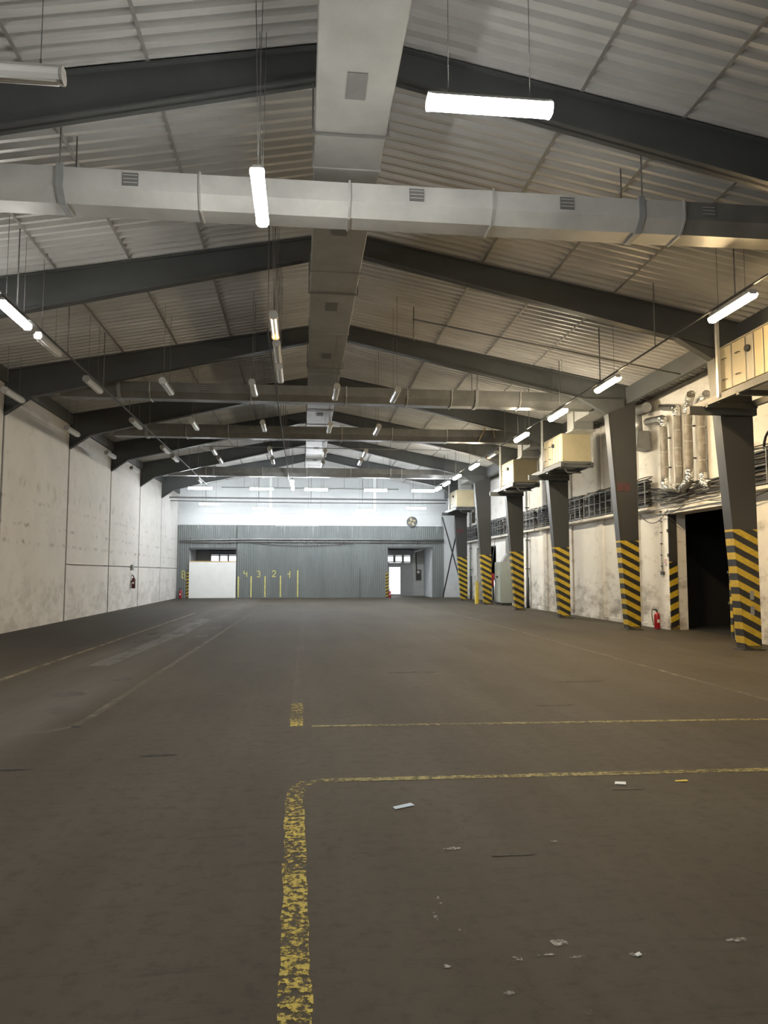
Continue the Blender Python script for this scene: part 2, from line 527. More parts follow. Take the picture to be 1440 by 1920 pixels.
for x, y, a, b in ((-3.0, 10.0, 0.5, 0.35), (-3.3, 11.2, 0.7, 0.3), (-2.9, 12.7, 0.4, 0.35), (-4.1, 19.8, 0.5, 0.6), (-4.2, 22.0, 0.5, 0.6), (-2.7, 21.0, 0.45, 0.6), (-2.65, 24.0, 0.4, 0.7)):
    decal('pale_patch', [(x + a * math.cos(k * 0.7854) * random.uniform(.6, 1) / 2, y + b * math.sin(k * 0.7854) * random.uniform(.6, 1)) for k in range(8)], 'patch_soft', 0.0026)
strip('faded_line', seg((8.05, 12.0), (8.2, 17.0), 6), 0.08, 'line_ghost')
strip('faded_line', seg((8.9, 17.6), (9.3, 21.4), 6), 0.09, 'line_faint')
strip('faded_line', seg((8.3, 22.5), (8.3, 29.0), 6), 0.09, 'line_ghost')
# scuffs and scrapes near the lens side of the hall
for x, y, a, b, mt in ((0.955, 3.40, 0.11, 0.05, 'scuff'), (1.12, 3.42, 0.14, 0.022, 'scuff'), (1.24, 3.39, 0.12, 0.03, 'scuff'), (1.20, 3.52, 0.10, 0.09, 'scuff'),
                       (1.50, 3.38, 0.05, 0.03, 'scuff'), (0.73, 4.02, 0.03, 0.13, 'scuff'), (0.68, 3.86, 0.03, 0.12, 'scuff'), (0.78, 3.70, 0.05, 0.09, 'scuff'),
                       (2.05, 3.46, 0.14, 0.05, 'scuff'), (0.96, 4.75, 0.16, 0.05, 'scuff'), (1.62, 4.80, 0.06, 0.03, 'scuff'), (1.13, 2.98, 0.04, 0.05, 'scuff'), (0.64, 3.37, 0.05, 0.04, 'scuff'), (0.86, 3.14, 0.06, 0.04, 'scuff'),
                       (-1.75, 3.22, 0.55, 0.02, 'oil'), (-2.9, 7.0, 1.4, 0.10, 'oil'), (-2.51, 8.86, 0.16, 0.12, 'oil'), (2.6, 5.85, 0.35, 0.02, 'oil'), (1.3, 4.6, 0.40, 0.03, 'oil'), (-1.35, 7.4, 0.4, 0.12, 'oil'), (3.2, 9.6, 0.9, 0.12, 'oil'), (4.4, 11.6, 1.1, 0.16, 'oil'), (1.9, 13.0, 1.2, 0.2, 'oil')):
    k0 = random.uniform(0, 1)
    decal('floor_scuff', [(x + a * math.cos(k * 0.6283 + k0) * random.uniform(.55, 1) / 2, y + b * math.sin(k * 0.6283 + k0) * random.uniform(.55, 1) / 2) for k in range(10)], mt, 0.0036)

# ------------------------------------------------------------------ walls
wl = struct(MB().box(XL - 0.35, XL - 0.19, YB, YE, 0, 7.55).build('wall_left', 'wall_l'), 'tall white panel wall with scuff marks and dark upright joints', 'wall')
bays = [-12, -8, -2, 4] + FR + [52]
for a, b in zip(bays[:-1], bays[1:]):
    y0, y1 = a + 0.07, b - 0.07
    if b == 52: y1 = 51.98
    if a < 27:
        part('wall_panel', 'wall_l', wl, 'box', XL - 0.18, XL, y0, y1, 0, 7.5)
    else:
        part('wall_panel', 'wall_l', wl, 'box', XL - 0.18, XL, y0, y1, 0, 2.0)
        part('wall_panel', 'wall_l', wl, 'box', XL - 0.18, XL, y0, y1, 2.035, 7.5)

OPEN = [(18.45, 21.7, 3.5), (42.2, 47.0, 3.3)]
mb = MB(); y = YB
for y0, y1, zt in OPEN:
    mb.box(XW, XW + 0.55, y, y0, 0, 7.3)
    mb.box(XW, XW + 0.55, y0, y1, zt, 7.3)
    y = y1
mb.box(XW, XW + 0.55, y, 56, 0, 7.3)
wr = struct(mb.build('wall_right', 'wall_r'), 'dirty whitewashed plaster wall behind the striped columns', 'wall')
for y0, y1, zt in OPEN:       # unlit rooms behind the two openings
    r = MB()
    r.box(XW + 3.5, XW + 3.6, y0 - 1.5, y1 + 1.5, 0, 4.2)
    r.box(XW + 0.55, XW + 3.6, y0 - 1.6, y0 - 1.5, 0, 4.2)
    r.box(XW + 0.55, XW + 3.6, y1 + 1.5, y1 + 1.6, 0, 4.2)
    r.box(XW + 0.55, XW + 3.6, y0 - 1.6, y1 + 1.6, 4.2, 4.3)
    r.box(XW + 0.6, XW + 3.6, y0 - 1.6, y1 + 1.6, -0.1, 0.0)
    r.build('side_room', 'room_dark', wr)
for ya in (23.6, 26.6, 29.8, 33.0, 37.0, 48.9):           # shallow plaster piers
    part('pier', 'wall_r', wr, 'box', XW - 0.06, XW + 0.02, ya, ya + 0.45, 0, 7.2)
part('plinth', 'wall_r', wr, 'box', XW - 0.04, XW + 0.02, 21.7, 42.2, 0, 0.12)

bk = struct(MB().box(XL - 0.35, XW + 0.55, YB - 0.3, YB, 0, 9.3).build('wall_front', 'wall_e'), 'plain white wall closing the hall opposite the clad end wall', 'wall')

# end wall: white gable above, cladding below
WE = 'wall_end'
we = MB()
LD = (-7.63, -4.50, 3.32)     # doorway with the hoarding
RD = (5.95, 9.05, 3.44)       # doorway with the gate
we.prism([(XL - 0.2, 5.0), (XW + 0.5, 5.0), (XW + 0.5, roof_z(XW + .5)), (XC, ZC), (XL - 0.2, roof_z(XL - .2))], 1, YE, YE + 0.3)
x = XL - 0.2
for x0, x1, zt in (LD, RD):
    we.box(x, x0, YE, YE + 0.3, 0, 5.0)
    we.box(x0, x1, YE, YE + 0.3, zt, 5.0)
    x = x1
we.box(x, XW + 0.5, YE, YE + 0.3, 0, 5.0)
we = struct(we.build('wall_end', 'wall_e'), 'end wall with white gable above grey corrugated cladding and two doorways', 'wall')
part('ledge', 'wall_e', we, 'box', XL, 9.75, YE - 0.14, YE, 5.78, 5.92)
part('lower_band', 'wall_e', we, 'box', XL, 9.75, YE - 0.08, YE, 4.98, 5.78)
part('gable_post', 'white', we, 'box', -2.35, -2.15, YE - 0.06, YE, 5.92, 8.6)
part('gable_post', 'white', we, 'box', 4.9, 5.1, YE - 0.06, YE, 5.92, 8.5)

def corr(x0, x1, z0, z1, y, pitch=0.15, d=0.03):
    """trapezoidal sheet standing in front of the end wall"""
    n = max(1, round((x1 - x0) / pitch)); p = (x1 - x0) / n
    prof = []
    for i in range(n):
        b = x0 + i * p
        prof += [(b, y), (b + p * .35, y), (b + p * .5, y - d), (b + p * .85, y - d)]
    prof.append((x1, y))
    pts = [(a, b, z0) for a, b in prof] + [(a, b, z1) for a, b in prof]
    k = len(prof)
    return MB().poly(pts, [(i, i + 1, k + i + 1, k + i) for i in range(k - 1)])
YCL = YE - 0.02
for x0, x1, z0, z1 in ((XL, LD[0], 0, 4.95), (LD[0], LD[1], LD[2], 4.95), (LD[1], -1.9, 0, 4.98), (-1.9, 1.05, 0, 4.93), (1.05, 3.98, 0, 4.96),
                       (3.98, RD[0], 0, 4.97), (RD[0], RD[1], RD[2], 4.97), (RD[1], 9.9, 0, 4.97)):
    corr(x0 + 0.002, x1 - 0.002, z0, z1, YCL).build('cladding_sheet', 'clad', we, recalc=False)
part('joint_strip', 'steel_dark', we, 'box', -4.53, -4.47, YE - 0.07, YE - 0.04, 0, 4.9)
part('joint_strip', 'steel_dark', we, 'box', 3.95, 3.99, YE - 0.07, YE - 0.04, 0, 2.1)
for x0, x1, zt in (LD, RD):
    part('lintel', 'steel', we, 'box', x0 - 0.05, x1 + 0.05, YE - 0.08, YE, zt - 0.02, zt + 0.10)
part('striped_edge', 'stripe_small', we, 'box', LD[0] - 0.17, LD[0] + 0.0, YE - 0.08, YE - 0.05, 0, 1.95)
part('striped_edge', 'stripe_small', we, 'box', RD[0] - 0.17, RD[0] + 0.0, YE - 0.08, YE - 0.05, 0, 1.75)
# painted numbers and bay lines
YP = YE - 0.062
for xx, zt in ((-4.34, 1.47), (-3.48, 1.50), (-2.54, 1.50), (-1.49, 1.52), (-0.32, 1.90)):
    part('painted_bay_line', 'number', we, 'box', xx - 0.045, xx + 0.045, YP, YP + 0.01, 0.06, zt)
def strokes(name, lines, x, z, h, wd=0.06):
    mb = MB()
    for ln in lines:
        for a, b in zip(ln[:-1], ln[1:]):
            mb.bar((x + a[0] * h, YP, z + a[1] * h), (x + b[0] * h, YP, z + b[1] * h), wd, 0.012, up=(0, 1, 0))
    o = mb.build(name, 'number', we); return o
arc = lambda cx, cz, r, a0, a1, n=8: [(cx + r * math.cos(R(a0 + (a1 - a0) * i / n)), cz + r * math.sin(R(a0 + (a1 - a0) * i / n))) for i in range(n + 1)]
strokes('painted_number_4', [[(-.22, .5), (-.28, 0.02), (.2, 0.02)], [(.2, .25), (.2, -.5)]], -3.86, 1.66, 0.42)
strokes('painted_number_3', [arc(0, .24, .24, 150, -80), arc(0, -.22, .27, 80, -150)], -3.0, 1.64, 0.42)
strokes('painted_number_2', [arc(0, .22, .27, 170, -30) + [(-.3, -.5), (.32, -.46)]], -1.94, 1.66, 0.42)
strokes('painted_number_1', [[(-.3, .05), (.1, .12)], [(.1, .5), (.06, -.5)]], -0.90, 1.60, 0.46)
strokes('painted_letter_b', [[(-.2, .5), (-.2, -.5)], [(-.2, .5)] + arc(-.05, .25, .25, 80, -80) + [(-.2, 0)] + arc(-.02, -.25, .27, 80, -80) + [(-.2, -.5)], [(.25, -.6), (.33, -.85)]], -8.02, 1.62, 0.46)

# vestibules behind the two doorways
def vestibule(x0, x1, zt):
    v = MB()
    v.box(x0 - 0.15, x0 - 0.001, YE + 0.3, 55.6, 0, zt + 0.5)
    v.box(x1 + 0.001, x1 + 0.15, YE + 0.3, 55.6, 0, zt + 0.5)
    v.box(x0 - 0.15, x1 + 0.15, YE + 0.3, 55.9, zt + 0.35, zt + 0.5)
    return v
v1 = vestibule(LD[0], LD[1] + 0.3, LD[2]); v1.box(LD[0] - .15, -6.75, 55.55, 55.75, 0, 3.9); v1.box(-6.75, -4.05, 55.55, 55.75, 3.3, 3.9)
struct(v1.build('wall_lobby', 'wall_e'), 'white side walls of the lobby behind the white hoarding', 'wall')
v2 = vestibule(RD[0], RD[1], RD[2]); v2.box(8.22, 9.1, 55.55, 55.75, 0, 3.9); v2.box(RD[0] - .15, 6.15, 55.55, 55.75, 0, 3.9); v2.box(6.15, 8.22, 55.55, 55.75, 3.35, 3.9)
struct(v2.build('wall_porch', 'wall_e'), 'pale side walls of the lobby behind the sectional gate', 'wall')

def gate(name, x0, x1, zt, label, wins, wicket=None):
    g = empty(name, ((x0 + x1) / 2, 55.6, 0))
    struct(g, label, 'door')
    zs = [0, 0.62, 1.24, 1.86, 2.48, 3.02, zt]
    for z0, z1 in zip(zs[:-1], zs[1:]):
        pieces = [(x0, x1, z0 + 0.008, z1 - 0.008)]
        cuts = []
        if wicket and z0 < wicket[3] - 0.05:
            cuts.append((wicket[0], wicket[1], wicket[2], wicket[3]))
        if abs(z0 - 2.48) < 0.01:
            cuts += [(a, b, 2.57, 2.93) for a, b in wins]
        cuts.sort()
        mb = MB(); x = x0
        for a, b, c, d in cuts:
            mb.box(x, a, 55.58, 55.63, z0, z1)
            if c > z0 + .02: mb.box(a, b, 55.58, 55.63, z0 + .008, c)
            if d < z1 - .02: mb.box(a, b, 55.58, 55.63, d, z1 - .008)
            x = b
        mb.box(x, x1, 55.58, 55.63, z0, z1)
        mb.build('gate_section', 'gate', g)
    for a, b in wins:
        f = MB()
        f.box(a - .03, a, 55.56, 55.65, 2.54, 2.96); f.box(b, b + .03, 55.56, 55.65, 2.54, 2.96)
        f.box(a, b, 55.56, 55.65, 2.54, 2.57); f.box(a, b, 55.56, 55.65, 2.93, 2.96)
        fo = f.build('window_frame', 'gate', g)
        part('pane', 'pane', fo, 'box', a, b, 55.60, 55.606, 2.57, 2.93)
    for xx in (x0 - 0.04, x1 + 0.0):
        part('guide_rail', 'galv', g, 'box', xx, xx + 0.05, 55.48, 55.56, 0, zt + 0.1)
    part('drum_beam', 'steel', g, 'box', x0, x1, 55.25, 55.5, zt + 0.02, zt + 0.3)
    if wicket:
        f = MB(); a, b, c, d = wicket
        f.box(a - .05, a, 55.56, 55.66, c, d + .05); f.box(b, b + .05, 55.56, 55.66, c, d + .05); f.box(a, b, 55.56, 55.66, d, d + .05)
        f.build('wicket_frame', 'gate', g)
    return g
gate('door_1', 6.15, 8.22, 3.4, 'grey sectional gate with three panes and an open wicket onto daylight', [(6.28, 6.74), (6.93, 7.39), (7.57, 8.03)], (6.45, 7.28, 0.14, 2.14))
gate('door_2', -6.75, -4.05, 3.3, 'grey sectional gate with bright panes behind the white hoarding', [(-6.62, -6.08), (-5.97, -5.45), (-5.34, -4.82)])

# hoarding across the left doorway
h = tag(empty('hoarding', (-6.07, YE - 0.14, 0)), 'plain white hoarding board closing the lower part of a doorway', 'board')
part('board', 'white', h, 'bbox', -7.63, -4.51, YE - 0.19, YE - 0.10, 0.01, 2.45, 0.008)
part('top_rail', 'wood', h, 'box', -7.63, -4.51, YE - 0.20, YE - 0.09, 2.45, 2.52)

# ------------------------------------------------------------------ roof
ce = struct(empty('ceiling', (XC, 20, ZC)), 'pitched ceiling of ribbed grey metal sheets with thin dark strips', 'ceiling')
def roof_slope(xe, name):
    pitch, d = 0.25, 0.085
    prof = []
    y = YB - 0.2
    while y < YE + 0.3:
        prof += [(y, 0), (y + pitch * .30, 0), (y + pitch * .38, d), (y + pitch * .92, d)]
        y += pitch
    pts = []
    for xx in (XC, xe):
        pts += [(xx, yy, roof_z(xx) + dz) for yy, dz in prof]
    k = len(prof)
    return MB().poly(pts, [(i, i + 1, k + i + 1, k + i) for i in range(k - 1)]).build(name, 'roof', ce, recalc=False)
roof_slope(XL - 0.4, 'roof_slope')
roof_slope(XW + 0.6, 'roof_slope')
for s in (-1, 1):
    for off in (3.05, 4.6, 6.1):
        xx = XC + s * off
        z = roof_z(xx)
        part('roof_strip', 'roof_strip', ce, 'box', xx - 0.025, xx + 0.025, 2, YE, z - 0.008, z + 0.005)  # thin, nearly flush strips drawing the dark bands along the sheets
part('eave_beam', 'steel', ce, 'box', XL - 0.02, XL + 0.10, YB, YE, 7.10, 7.50)
part('eave_beam', 'steel', ce, 'box', 9.98, 10.12, YB, YE, 6.95, 7.48)
# narrow dark rail left of the ridge carrying wires across the bays
part('tie_rod', 'wire', ce, 'tube', [(2.7, 18.2, 8.1), (10.0, 18.6, 7.0)], 0.02, 6)
part('tie_rod', 'wire', ce, 'tube', [(2.9, 19.3, 8.82), (2.9, 19.3, 7.9)], 0.015, 6)

# ------------------------------------------------------------------ portal frames
def ibeam(mb, top, bot, y, wf=0.22, tf=0.03, tw=0.05):
    """tapered I-section in the x,z plane: top and bottom chains of equal length"""
    n = len(top)
    outline = list(top) + list(reversed(bot))
    mb.prism(outline, 1, y - tw / 2, y + tw / 2)
    for chain, sgn in ((top, -1), (bot, 1)):
        for a, b in zip(chain[:-1], chain[1:]):
            mb.prism([a, b, (b[0], b[1] + sgn * tf), (a[0], a[1] + sgn * tf)], 1, y - wf / 2, y + wf / 2)
def make_frame():
    y = 0.0
    f = empty('portal_frame', (10.0, y, 0))
    Lr = MB()
    ibeam(Lr, [(-8.55, roof_z(-8.55) - .015), (-7.75, roof_z(-7.75) - .015), (XC, ZC - .015)], [(-8.55, 6.15), (-7.75, 6.72), (XC, 8.76)], y)
    Lr.build('rafter', 'steel', f)
    Rr = MB()
    ibeam(Rr, [(XC, ZC - .015), (8.5, roof_z(8.5) - .015), (10.2, roof_z(10.2) - .015)], [(XC, 8.76), (8.5, 7.08), (9.36, 6.62)][:2] + [(10.2, 6.62)], y)
    Rr.prism([(8.5, 7.08), (9.36, 6.60), (9.9, 6.60), (9.9, 7.1)], 1, y - .11, y + .11)
    Rr.build('rafter', 'steel', f)
    part('ridge_plate', 'steel', f, 'box', XC - 0.02, XC + 0.02, y - .13, y + .13, 8.70, ZC - 0.03)
    c = MB()
    c.prism([(9.82, 0.0), (10.22, 0.0), (10.22, 7.0), (9.34, 6.64)], 1, y - 0.15, y + 0.15)
    c.build('column', 'stripe', f)
    part('inner_flange', 'stripe', f, 'prism', [(9.815, 0.0), (9.84, 0), (9.36, 6.64), (9.335, 6.64)], 1, y - 0.165, y + 0.165)
    part('base_plate', 'steel_dark', f, 'box', 9.74, 10.28, y - 0.2, y + 0.2, 0.0, 0.025)
    part('wall_stanchion', 'steel', f, 'box', XL - 0.19, XL - 0.03, y - 0.09, y + 0.09, 0, 7.3)
    return f
fr0 = make_frame()
for i, y in enumerate(FR):
    f = fr0 if i == 0 else copy_tree(fr0)
    f.location = (10.0, y, 0)
    k = len(FR) - 1 - i
    tag(f, f'tapered grey steel frame with striped column, {ORD[k]} from the clad end wall', 'frame', 'steel portal frames of the hall')
    if y in (22, 46):
        ORI[f.name] = Vector((10.0, y, 0))
        part('faded_red_mark', 'red_faint', f, 'box', 9.56, 9.98, y - 0.156, y - 0.149, 4.22, 4.46)
    if y == 16:
        ORI[f.name] = Vector((10.0, y, 0))
        for z in (1.12, 0.78):
            part('tape_patch', 'pipe_grey', f, 'box', 9.98, 10.07, y - 0.156, y - 0.149, z, z + 0.19)

# ------------------------------------------------------------------ ducts
def ridge_duct():
    d = tag(empty('ridge_duct', (0.62, 20, 7.85)), 'long pale rectangular air duct running under the roof ridge', 'air duct')
    y = -4.875
    while y < 44.9:
        y1 = min(y + 3.93, 45.0)
        part('duct_section', 'duct_shaded', d, 'bbox', 0.12, 1.12, y, y1, 7.85, 8.22, 0.012)
        part('joint_flange', 'duct_shaded', d, 'box', 0.10, 1.14, y1 - 0.01, y1 + 0.03, 7.832, 8.24)
        y += 3.95
    for i in range(10):
        yy = 8.95 + i * 3.95
        g = part('grille', 'duct_dark', d, 'box', 0.50, 0.75, yy - 0.26, yy + 0.26, 7.838, 7.851)
    for yy in FR:
        for xx in (0.09, 1.15):
            part('hanger_strap', 'wire', d, 'box', xx - 0.012, xx + 0.012, yy - 0.015, yy + 0.015, 7.84, 8.76)
        part('hanger_strap', 'wire', d, 'box', 0.08, 1.16, yy - 0.02, yy + 0.02, 7.82, 7.838)
ridge_duct()

def cross_duct(y0, label, x0, x1, grilles=(), seams=(), ztop=7.53, straps=(), riser=None, skin='duct_darker'):
    d = tag(empty('cross_duct', ((x0 + x1) / 2, y0 + 0.35, 7.1)), label, 'air duct', 'cross ducts below the rafters')
    prof = [(y0, ztop), (y0, ztop - 0.29), (y0 + 0.16, ztop - 0.47), (y0 + 0.54, ztop - 0.47), (y0 + 0.70, ztop - 0.29), (y0 + 0.70, ztop)]
    edges = [x0] + sorted(seams) + [x1]
    for a, b in zip(edges[:-1], edges[1:]):
        sag = random.uniform(-0.012, 0.012)
        part('duct_section', skin if a < 5.8 else 'duct_darker', d, 'prism', [(p, q + sag) for p, q in prof], 0, a + 0.004, b - 0.004)  # right-end sections coloured darker to offset the lamp's bright patch
    big = [(y0 - .025, ztop + .02), (y0 - .025, ztop - 0.305), (y0 + 0.15, ztop - 0.50), (y0 + 0.55, ztop - 0.50), (y0 + 0.725, ztop - 0.305), (y0 + 0.725, ztop + .02)]
    for s_ in seams:
        part('joint_flange', 'galv', d, 'prism', big, 0, s_ - 0.015, s_ + 0.015)
    for gx in grilles:
        g = part('grille', 'duct_dark', d, 'box', gx - 0.11, gx + 0.11, y0 - 0.012, y0 + 0.01, ztop - 0.24, ztop - 0.05)
        for q in range(3):
            part('grille_bar', 'duct', g, 'box', gx - 0.10, gx + 0.10, y0 - 0.018, y0 - 0.011, ztop - 0.20 + q * 0.055, ztop - 0.19 + q * 0.055)
    for sx in straps:
        b = part('strap', 'pipe_grey', d, 'prism', [(y0 - .03, ztop + .03), (y0 - .03, ztop - 0.31), (y0 + 0.15, ztop - 0.50), (y0 + 0.55, ztop - 0.50), (y0 + 0.73, ztop - 0.31), (y0 + 0.73, ztop + .03)], 0, sx - 0.05, sx + 0.05)
        for yy in (y0 - 0.02, y0 + 0.72):
            part('rod', 'wire', b, 'tube', [(sx, yy, ztop), (sx, yy, roof_z(sx))], 0.012, 6)
    if riser:
        ya, yb = riser
        part('branch', 'duct_shaded', d, 'box', 9.30, 9.93, y0 + 0.70, yb, 6.92, 7.30)
        part('branch_end', 'duct_shaded', d, 'bbox', 9.25, 9.98, ya, yb, 6.62, 7.32, 0.02)
        part('collar', 'galv', d, 'box', 9.20, 10.03, ya - 0.05, yb + 0.05, 6.60, 6.66)
    return d
cross_duct(10.7, 'pale cross duct with grilles and joint flanges, fourth from the clad end wall', -7.6, 9.2, (-2.52, 1.66, 4.0, 6.3), (-5.6, -1.54, 0.65, 2.84, 5.9), straps=(-3.5, 5.2), riser=(12.3, 12.95), skin='duct')
cross_duct(22.6, 'pale cross duct below the rafters, third from the clad end wall', -7.2, 9.2, (-3.0, 3.2), (-4.6, -1.6, 1.3, 3.2, 4.6, 6.8), ztop=7.42, straps=(-5.5, 5.4), riser=(24.6, 25.2))
d3 = cross_duct(29.0, 'pale cross duct below the rafters, second from the clad end wall', -7.2, 9.2, (-2.0, 4.2), (-4.5, -2.9, -0.8, 1.5, 3.5, 5.7), ztop=7.42, straps=(-6.0,), riser=(30.7, 31.3))
part('support_rod', 'wood', d3, 'bar', (6.96, 28.95, 6.96), (7.44, 28.95, 7.95), 0.035)
part('support_rod', 'wood', d3, 'bar', (7.44, 28.95, 7.95), (7.62, 28.95, 7.12), 0.03)
cross_duct(40.6, 'pale cross duct below the rafters, nearest to the clad end wall', -7.2, 9.2, (-2.4, 3.0), (-5.2, -2.2, 0.2, 2.6, 5.4), ztop=7.42, straps=(-4.8, 4.8), riser=(43.3, 43.9))

# ------------------------------------------------------------------ strip lamps
LL = 1.27
def make_lamp(state):
    """fluorescent batten along local y, hung at its origin"""
    l = empty('strip_lamp')
    h = MB()
    h.prism([(-0.06, 0.0), (-0.066, 0.05), (-0.05, 0.085), (0.05, 0.085), (0.066, 0.05), (0.06, 0.0)], 1, -LL / 2, LL / 2)
    h.build('housing', 'housing', l)
    d = MB()
    k = [(-0.068, 0.045), (-0.080, 0.020), (-0.078, -0.025), (-0.052, -0.062), (0.0, -0.072), (0.052, -0.062), (0.078, -0.025), (0.080, 0.020), (0.068, 0.045)]
    if state == 'warm':          # tray added above the tubes to keep their light off the roof
        k = [(-0.078, 0.0), (-0.074, -0.030), (-0.052, -0.062), (0.0, -0.072), (0.052, -0.062), (0.074, -0.030), (0.078, 0.0)]
        part('added_reflector', 'housing', l, 'prism', [(-0.10, 0.002), (-0.085, 0.03), (0.085, 0.03), (0.10, 0.002), (0.095, 0.002), (0.08, 0.022), (-0.08, 0.022), (-0.095, 0.002)], 1, -LL / 2, LL / 2)
    mat = {'cool': 'lit_cool', 'neutral': 'lit_neutral', 'warm': 'lit_warm', 'soft': 'lit_soft'}.get(state, 'unlit')
    if state == 'dim':
        for sx in (-0.035, 0.035):
            part('tube', 'lit_dim', l, 'tube', [(sx, -0.52, -0.03), (sx, 0.52, -0.03)], 0.018, 8)
            for sy in (-1, 1):
                part('tube_end', 'lit_orange', l, 'tube', [(sx, sy * 0.52, -0.03), (sx, sy * 0.60, -0.03)], 0.021, 8)
        for sx in (-0.08, 0.072):
            part('reflector_edge', 'unlit', l, 'box', sx, sx + 0.008, -0.6, 0.6, -0.03, 0.004)
    elif state == 'unlit':
        d.prism(k, 1, -LL / 2 + 0.03, LL / 2 - 0.03)
        dd = d.build('diffuser', 'unlit', l)
        for sx in (-0.035, 0.035):
            part('tube', 'white', l, 'tube', [(sx, -0.58, -0.062), (sx, 0.58, -0.062)], 0.014, 8)
    else:
        d.prism(k, 1, -LL / 2 + 0.03, LL / 2 - 0.03)
        d.build('diffuser', mat, l)
    for sy in (-1, 1):
        e = MB()
        e.prism([(x * 1.06, z * 1.06) for x, z in k] + [], 1, sy * (LL / 2 - 0.03), sy * LL / 2)
        e.build('end_cap', mat if state in ('cool', 'neutral', 'warm', 'soft') else 'housing', l)
    for sy in (-0.42, 0.42):
        part('hook', 'wire', l, 'tube', [(0, sy, 0.08), (0, sy, 0.16)], 0.01, 5)
    return l
PROTO = {}
WIRE = {}
def wire_mesh(h, dx):
    """one hanging wire of a given height, mesh shared between alike lamps"""
    key = (round(h, 2), dx)
    if key not in WIRE:
        o = MB().tube([(0, 0, 0.16), (dx, 0, h)], 0.005, 5).build('hanging_wire', 'wire'); WIRE[key] = o.data
        bpy.data.objects.remove(o)
    return WIRE[key]
DUCT_Y = [(10.7, 7.53), (22.6, 7.42), (29.0, 7.42), (40.6, 7.42)]
def hang_top(x, y):
    """what a rod rising at x,y meets first: a duct or the roof"""
    for y0, zt in DUCT_Y:
        if y0 - 0.02 < y < y0 + 0.72 and -7.2 < x < 9.2:
            return zt - (0.47 if 0.16 < y - y0 < 0.54 else 0.30)
    if 0.1 < x < 1.14 and y < 45:
        return 7.845
    return roof_z(x) - 0.01
def lamp(x, y, z, state, label, group, cross=False, twin=False):
    if state not in PROTO:
        PROTO[state] = make_lamp(state)
        PROTO[state]['fresh'] = 1
    src = PROTO[state]
    if src.get('fresh'):
        o = src; del src['fresh']
    else:
        o = src.copy(); col.objects.link(o)
        for ch in list(src.children):
            if not ch.name.startswith('hanging_wire'):
                copy_tree(ch, o)
    o.location = (x, y, z)
    o.rotation_euler = (0, 0, R(90) if cross else 0)
    tag(o, label, 'lamp', group)
    for sy in (-0.42, 0.42):
        wx, wy = (x - sy, y) if cross else (x, y + sy)
        for dx in ((-0.06, 0.03) if twin else (0.0,)):
            w_ = bpy.data.objects.new('hanging_wire', wire_mesh(hang_top(wx, wy) - z, dx))
            col.objects.link(w_); w_.parent = o; w_.location = (0, sy, 0)
    return o
ROWS = [
    (-7.65, 'row against the white panel wall', [(20.4, 'unlit'), (25.5, 'unlit'), (30.5, 'unlit'), (34.8, 'unlit')]),
    (-5.25, 'second row from the white panel wall', [(13.92, 'neutral'), (15.75, 'unlit'), (19.05, 'unlit'), (23.95, 'unlit'), (28.95, 'unlit'), (31.15, 'unlit'), (38.5, 'unlit')]),
    (-3.45, 'third row from the white panel wall', [(19.05, 'unlit'), (23.9, 'unlit'), (29.1, 'unlit'), (31.3, 'unlit')]),
    (-1.28, 'fourth row from the white panel wall', [(18.95, 'unlit'), (23.9, 'unlit'), (28.85, 'unlit'), (31.3, 'unlit')]),
    (-0.57, 'middle row on twin wires', [(0.6, 'neutral'), (9.13, 'neutral'), (14.03, 'dim'), (15.72, 'unlit'), (17.45, 'unlit'), (38.9, 'cool'), (41.4, 'cool')]),  # lamp nearest the camera is unseen, added to light the near floor
    (0.83, 'row under the ridge duct', [(19.15, 'unlit'), (23.9, 'unlit'), (29.15, 'unlit'), (32.1, 'unlit')]),
    (2.40, 'row between ridge duct and column row', [(19.3, 'unlit'), (24.15, 'unlit'), (29.0, 'unlit'), (31.3, 'unlit')]),
    (7.50, 'row beside the striped columns', [(12.12, 'warm'), (17.55, 'warm'), (21.2, 'soft'), (24.9, 'soft'), (28.85, 'dim'), (32.1, 'soft'), (35.8, 'soft'), (38.5, 'cool'), (40.9, 'cool')]),
]
for x, ph, lst in ROWS:
    n = len(lst)
    for i, (y, st) in enumerate(lst):
        word = {'unlit': 'unlit', 'dim': 'failing'}.get(st, 'lit')
        lamp(x, y, 6.4, st, f'{word} strip lamp, {ORD[n - 1 - i]} from the clad wall in {ph}', 'strip lamps hanging along the hall', twin=(abs(x + 0.57) < .01))
lamp(-2.92, 7.0, 6.4, 'unlit', 'unlit crosswise strip lamp hanging before the flanged cross duct', 'crosswise strip lamps', True)
lamp(1.83, 7.0, 6.4, 'neutral', 'lit crosswise strip lamp hanging before the flanged cross duct', 'crosswise strip lamps', True)
lamp(-5.4, 3.0, 6.4, 'neutral', 'added unseen crosswise lamp beside the white panel wall, farthest from the clad wall', 'crosswise strip lamps', True)  # out-of-view lamp added to brighten the near end of the hall
for i, (x, st) in enumerate(((-5.67, 'cool'), (-2.3, 'cool'), (0.73, 'cool'), (4.1, 'cool'), (6.83, 'cool'))):
    lamp(x, 42.0, 6.4, st, f'{"faint" if st == "dim" else "lit"} crosswise strip lamp past the last cross duct, {ORD[i]} from white panel wall', 'crosswise strip lamps', True)
for i, (x, z) in enumerate(((-6.08, 6.2), (-2.64, 5.95), (0.77, 5.84), (4.19, 5.88), (7.58, 6.06))):
    lamp(x, 49.5, z, 'cool', f'lit crosswise strip lamp before the clad end wall, {ORD[i]} from white panel wall', 'crosswise strip lamps', True)

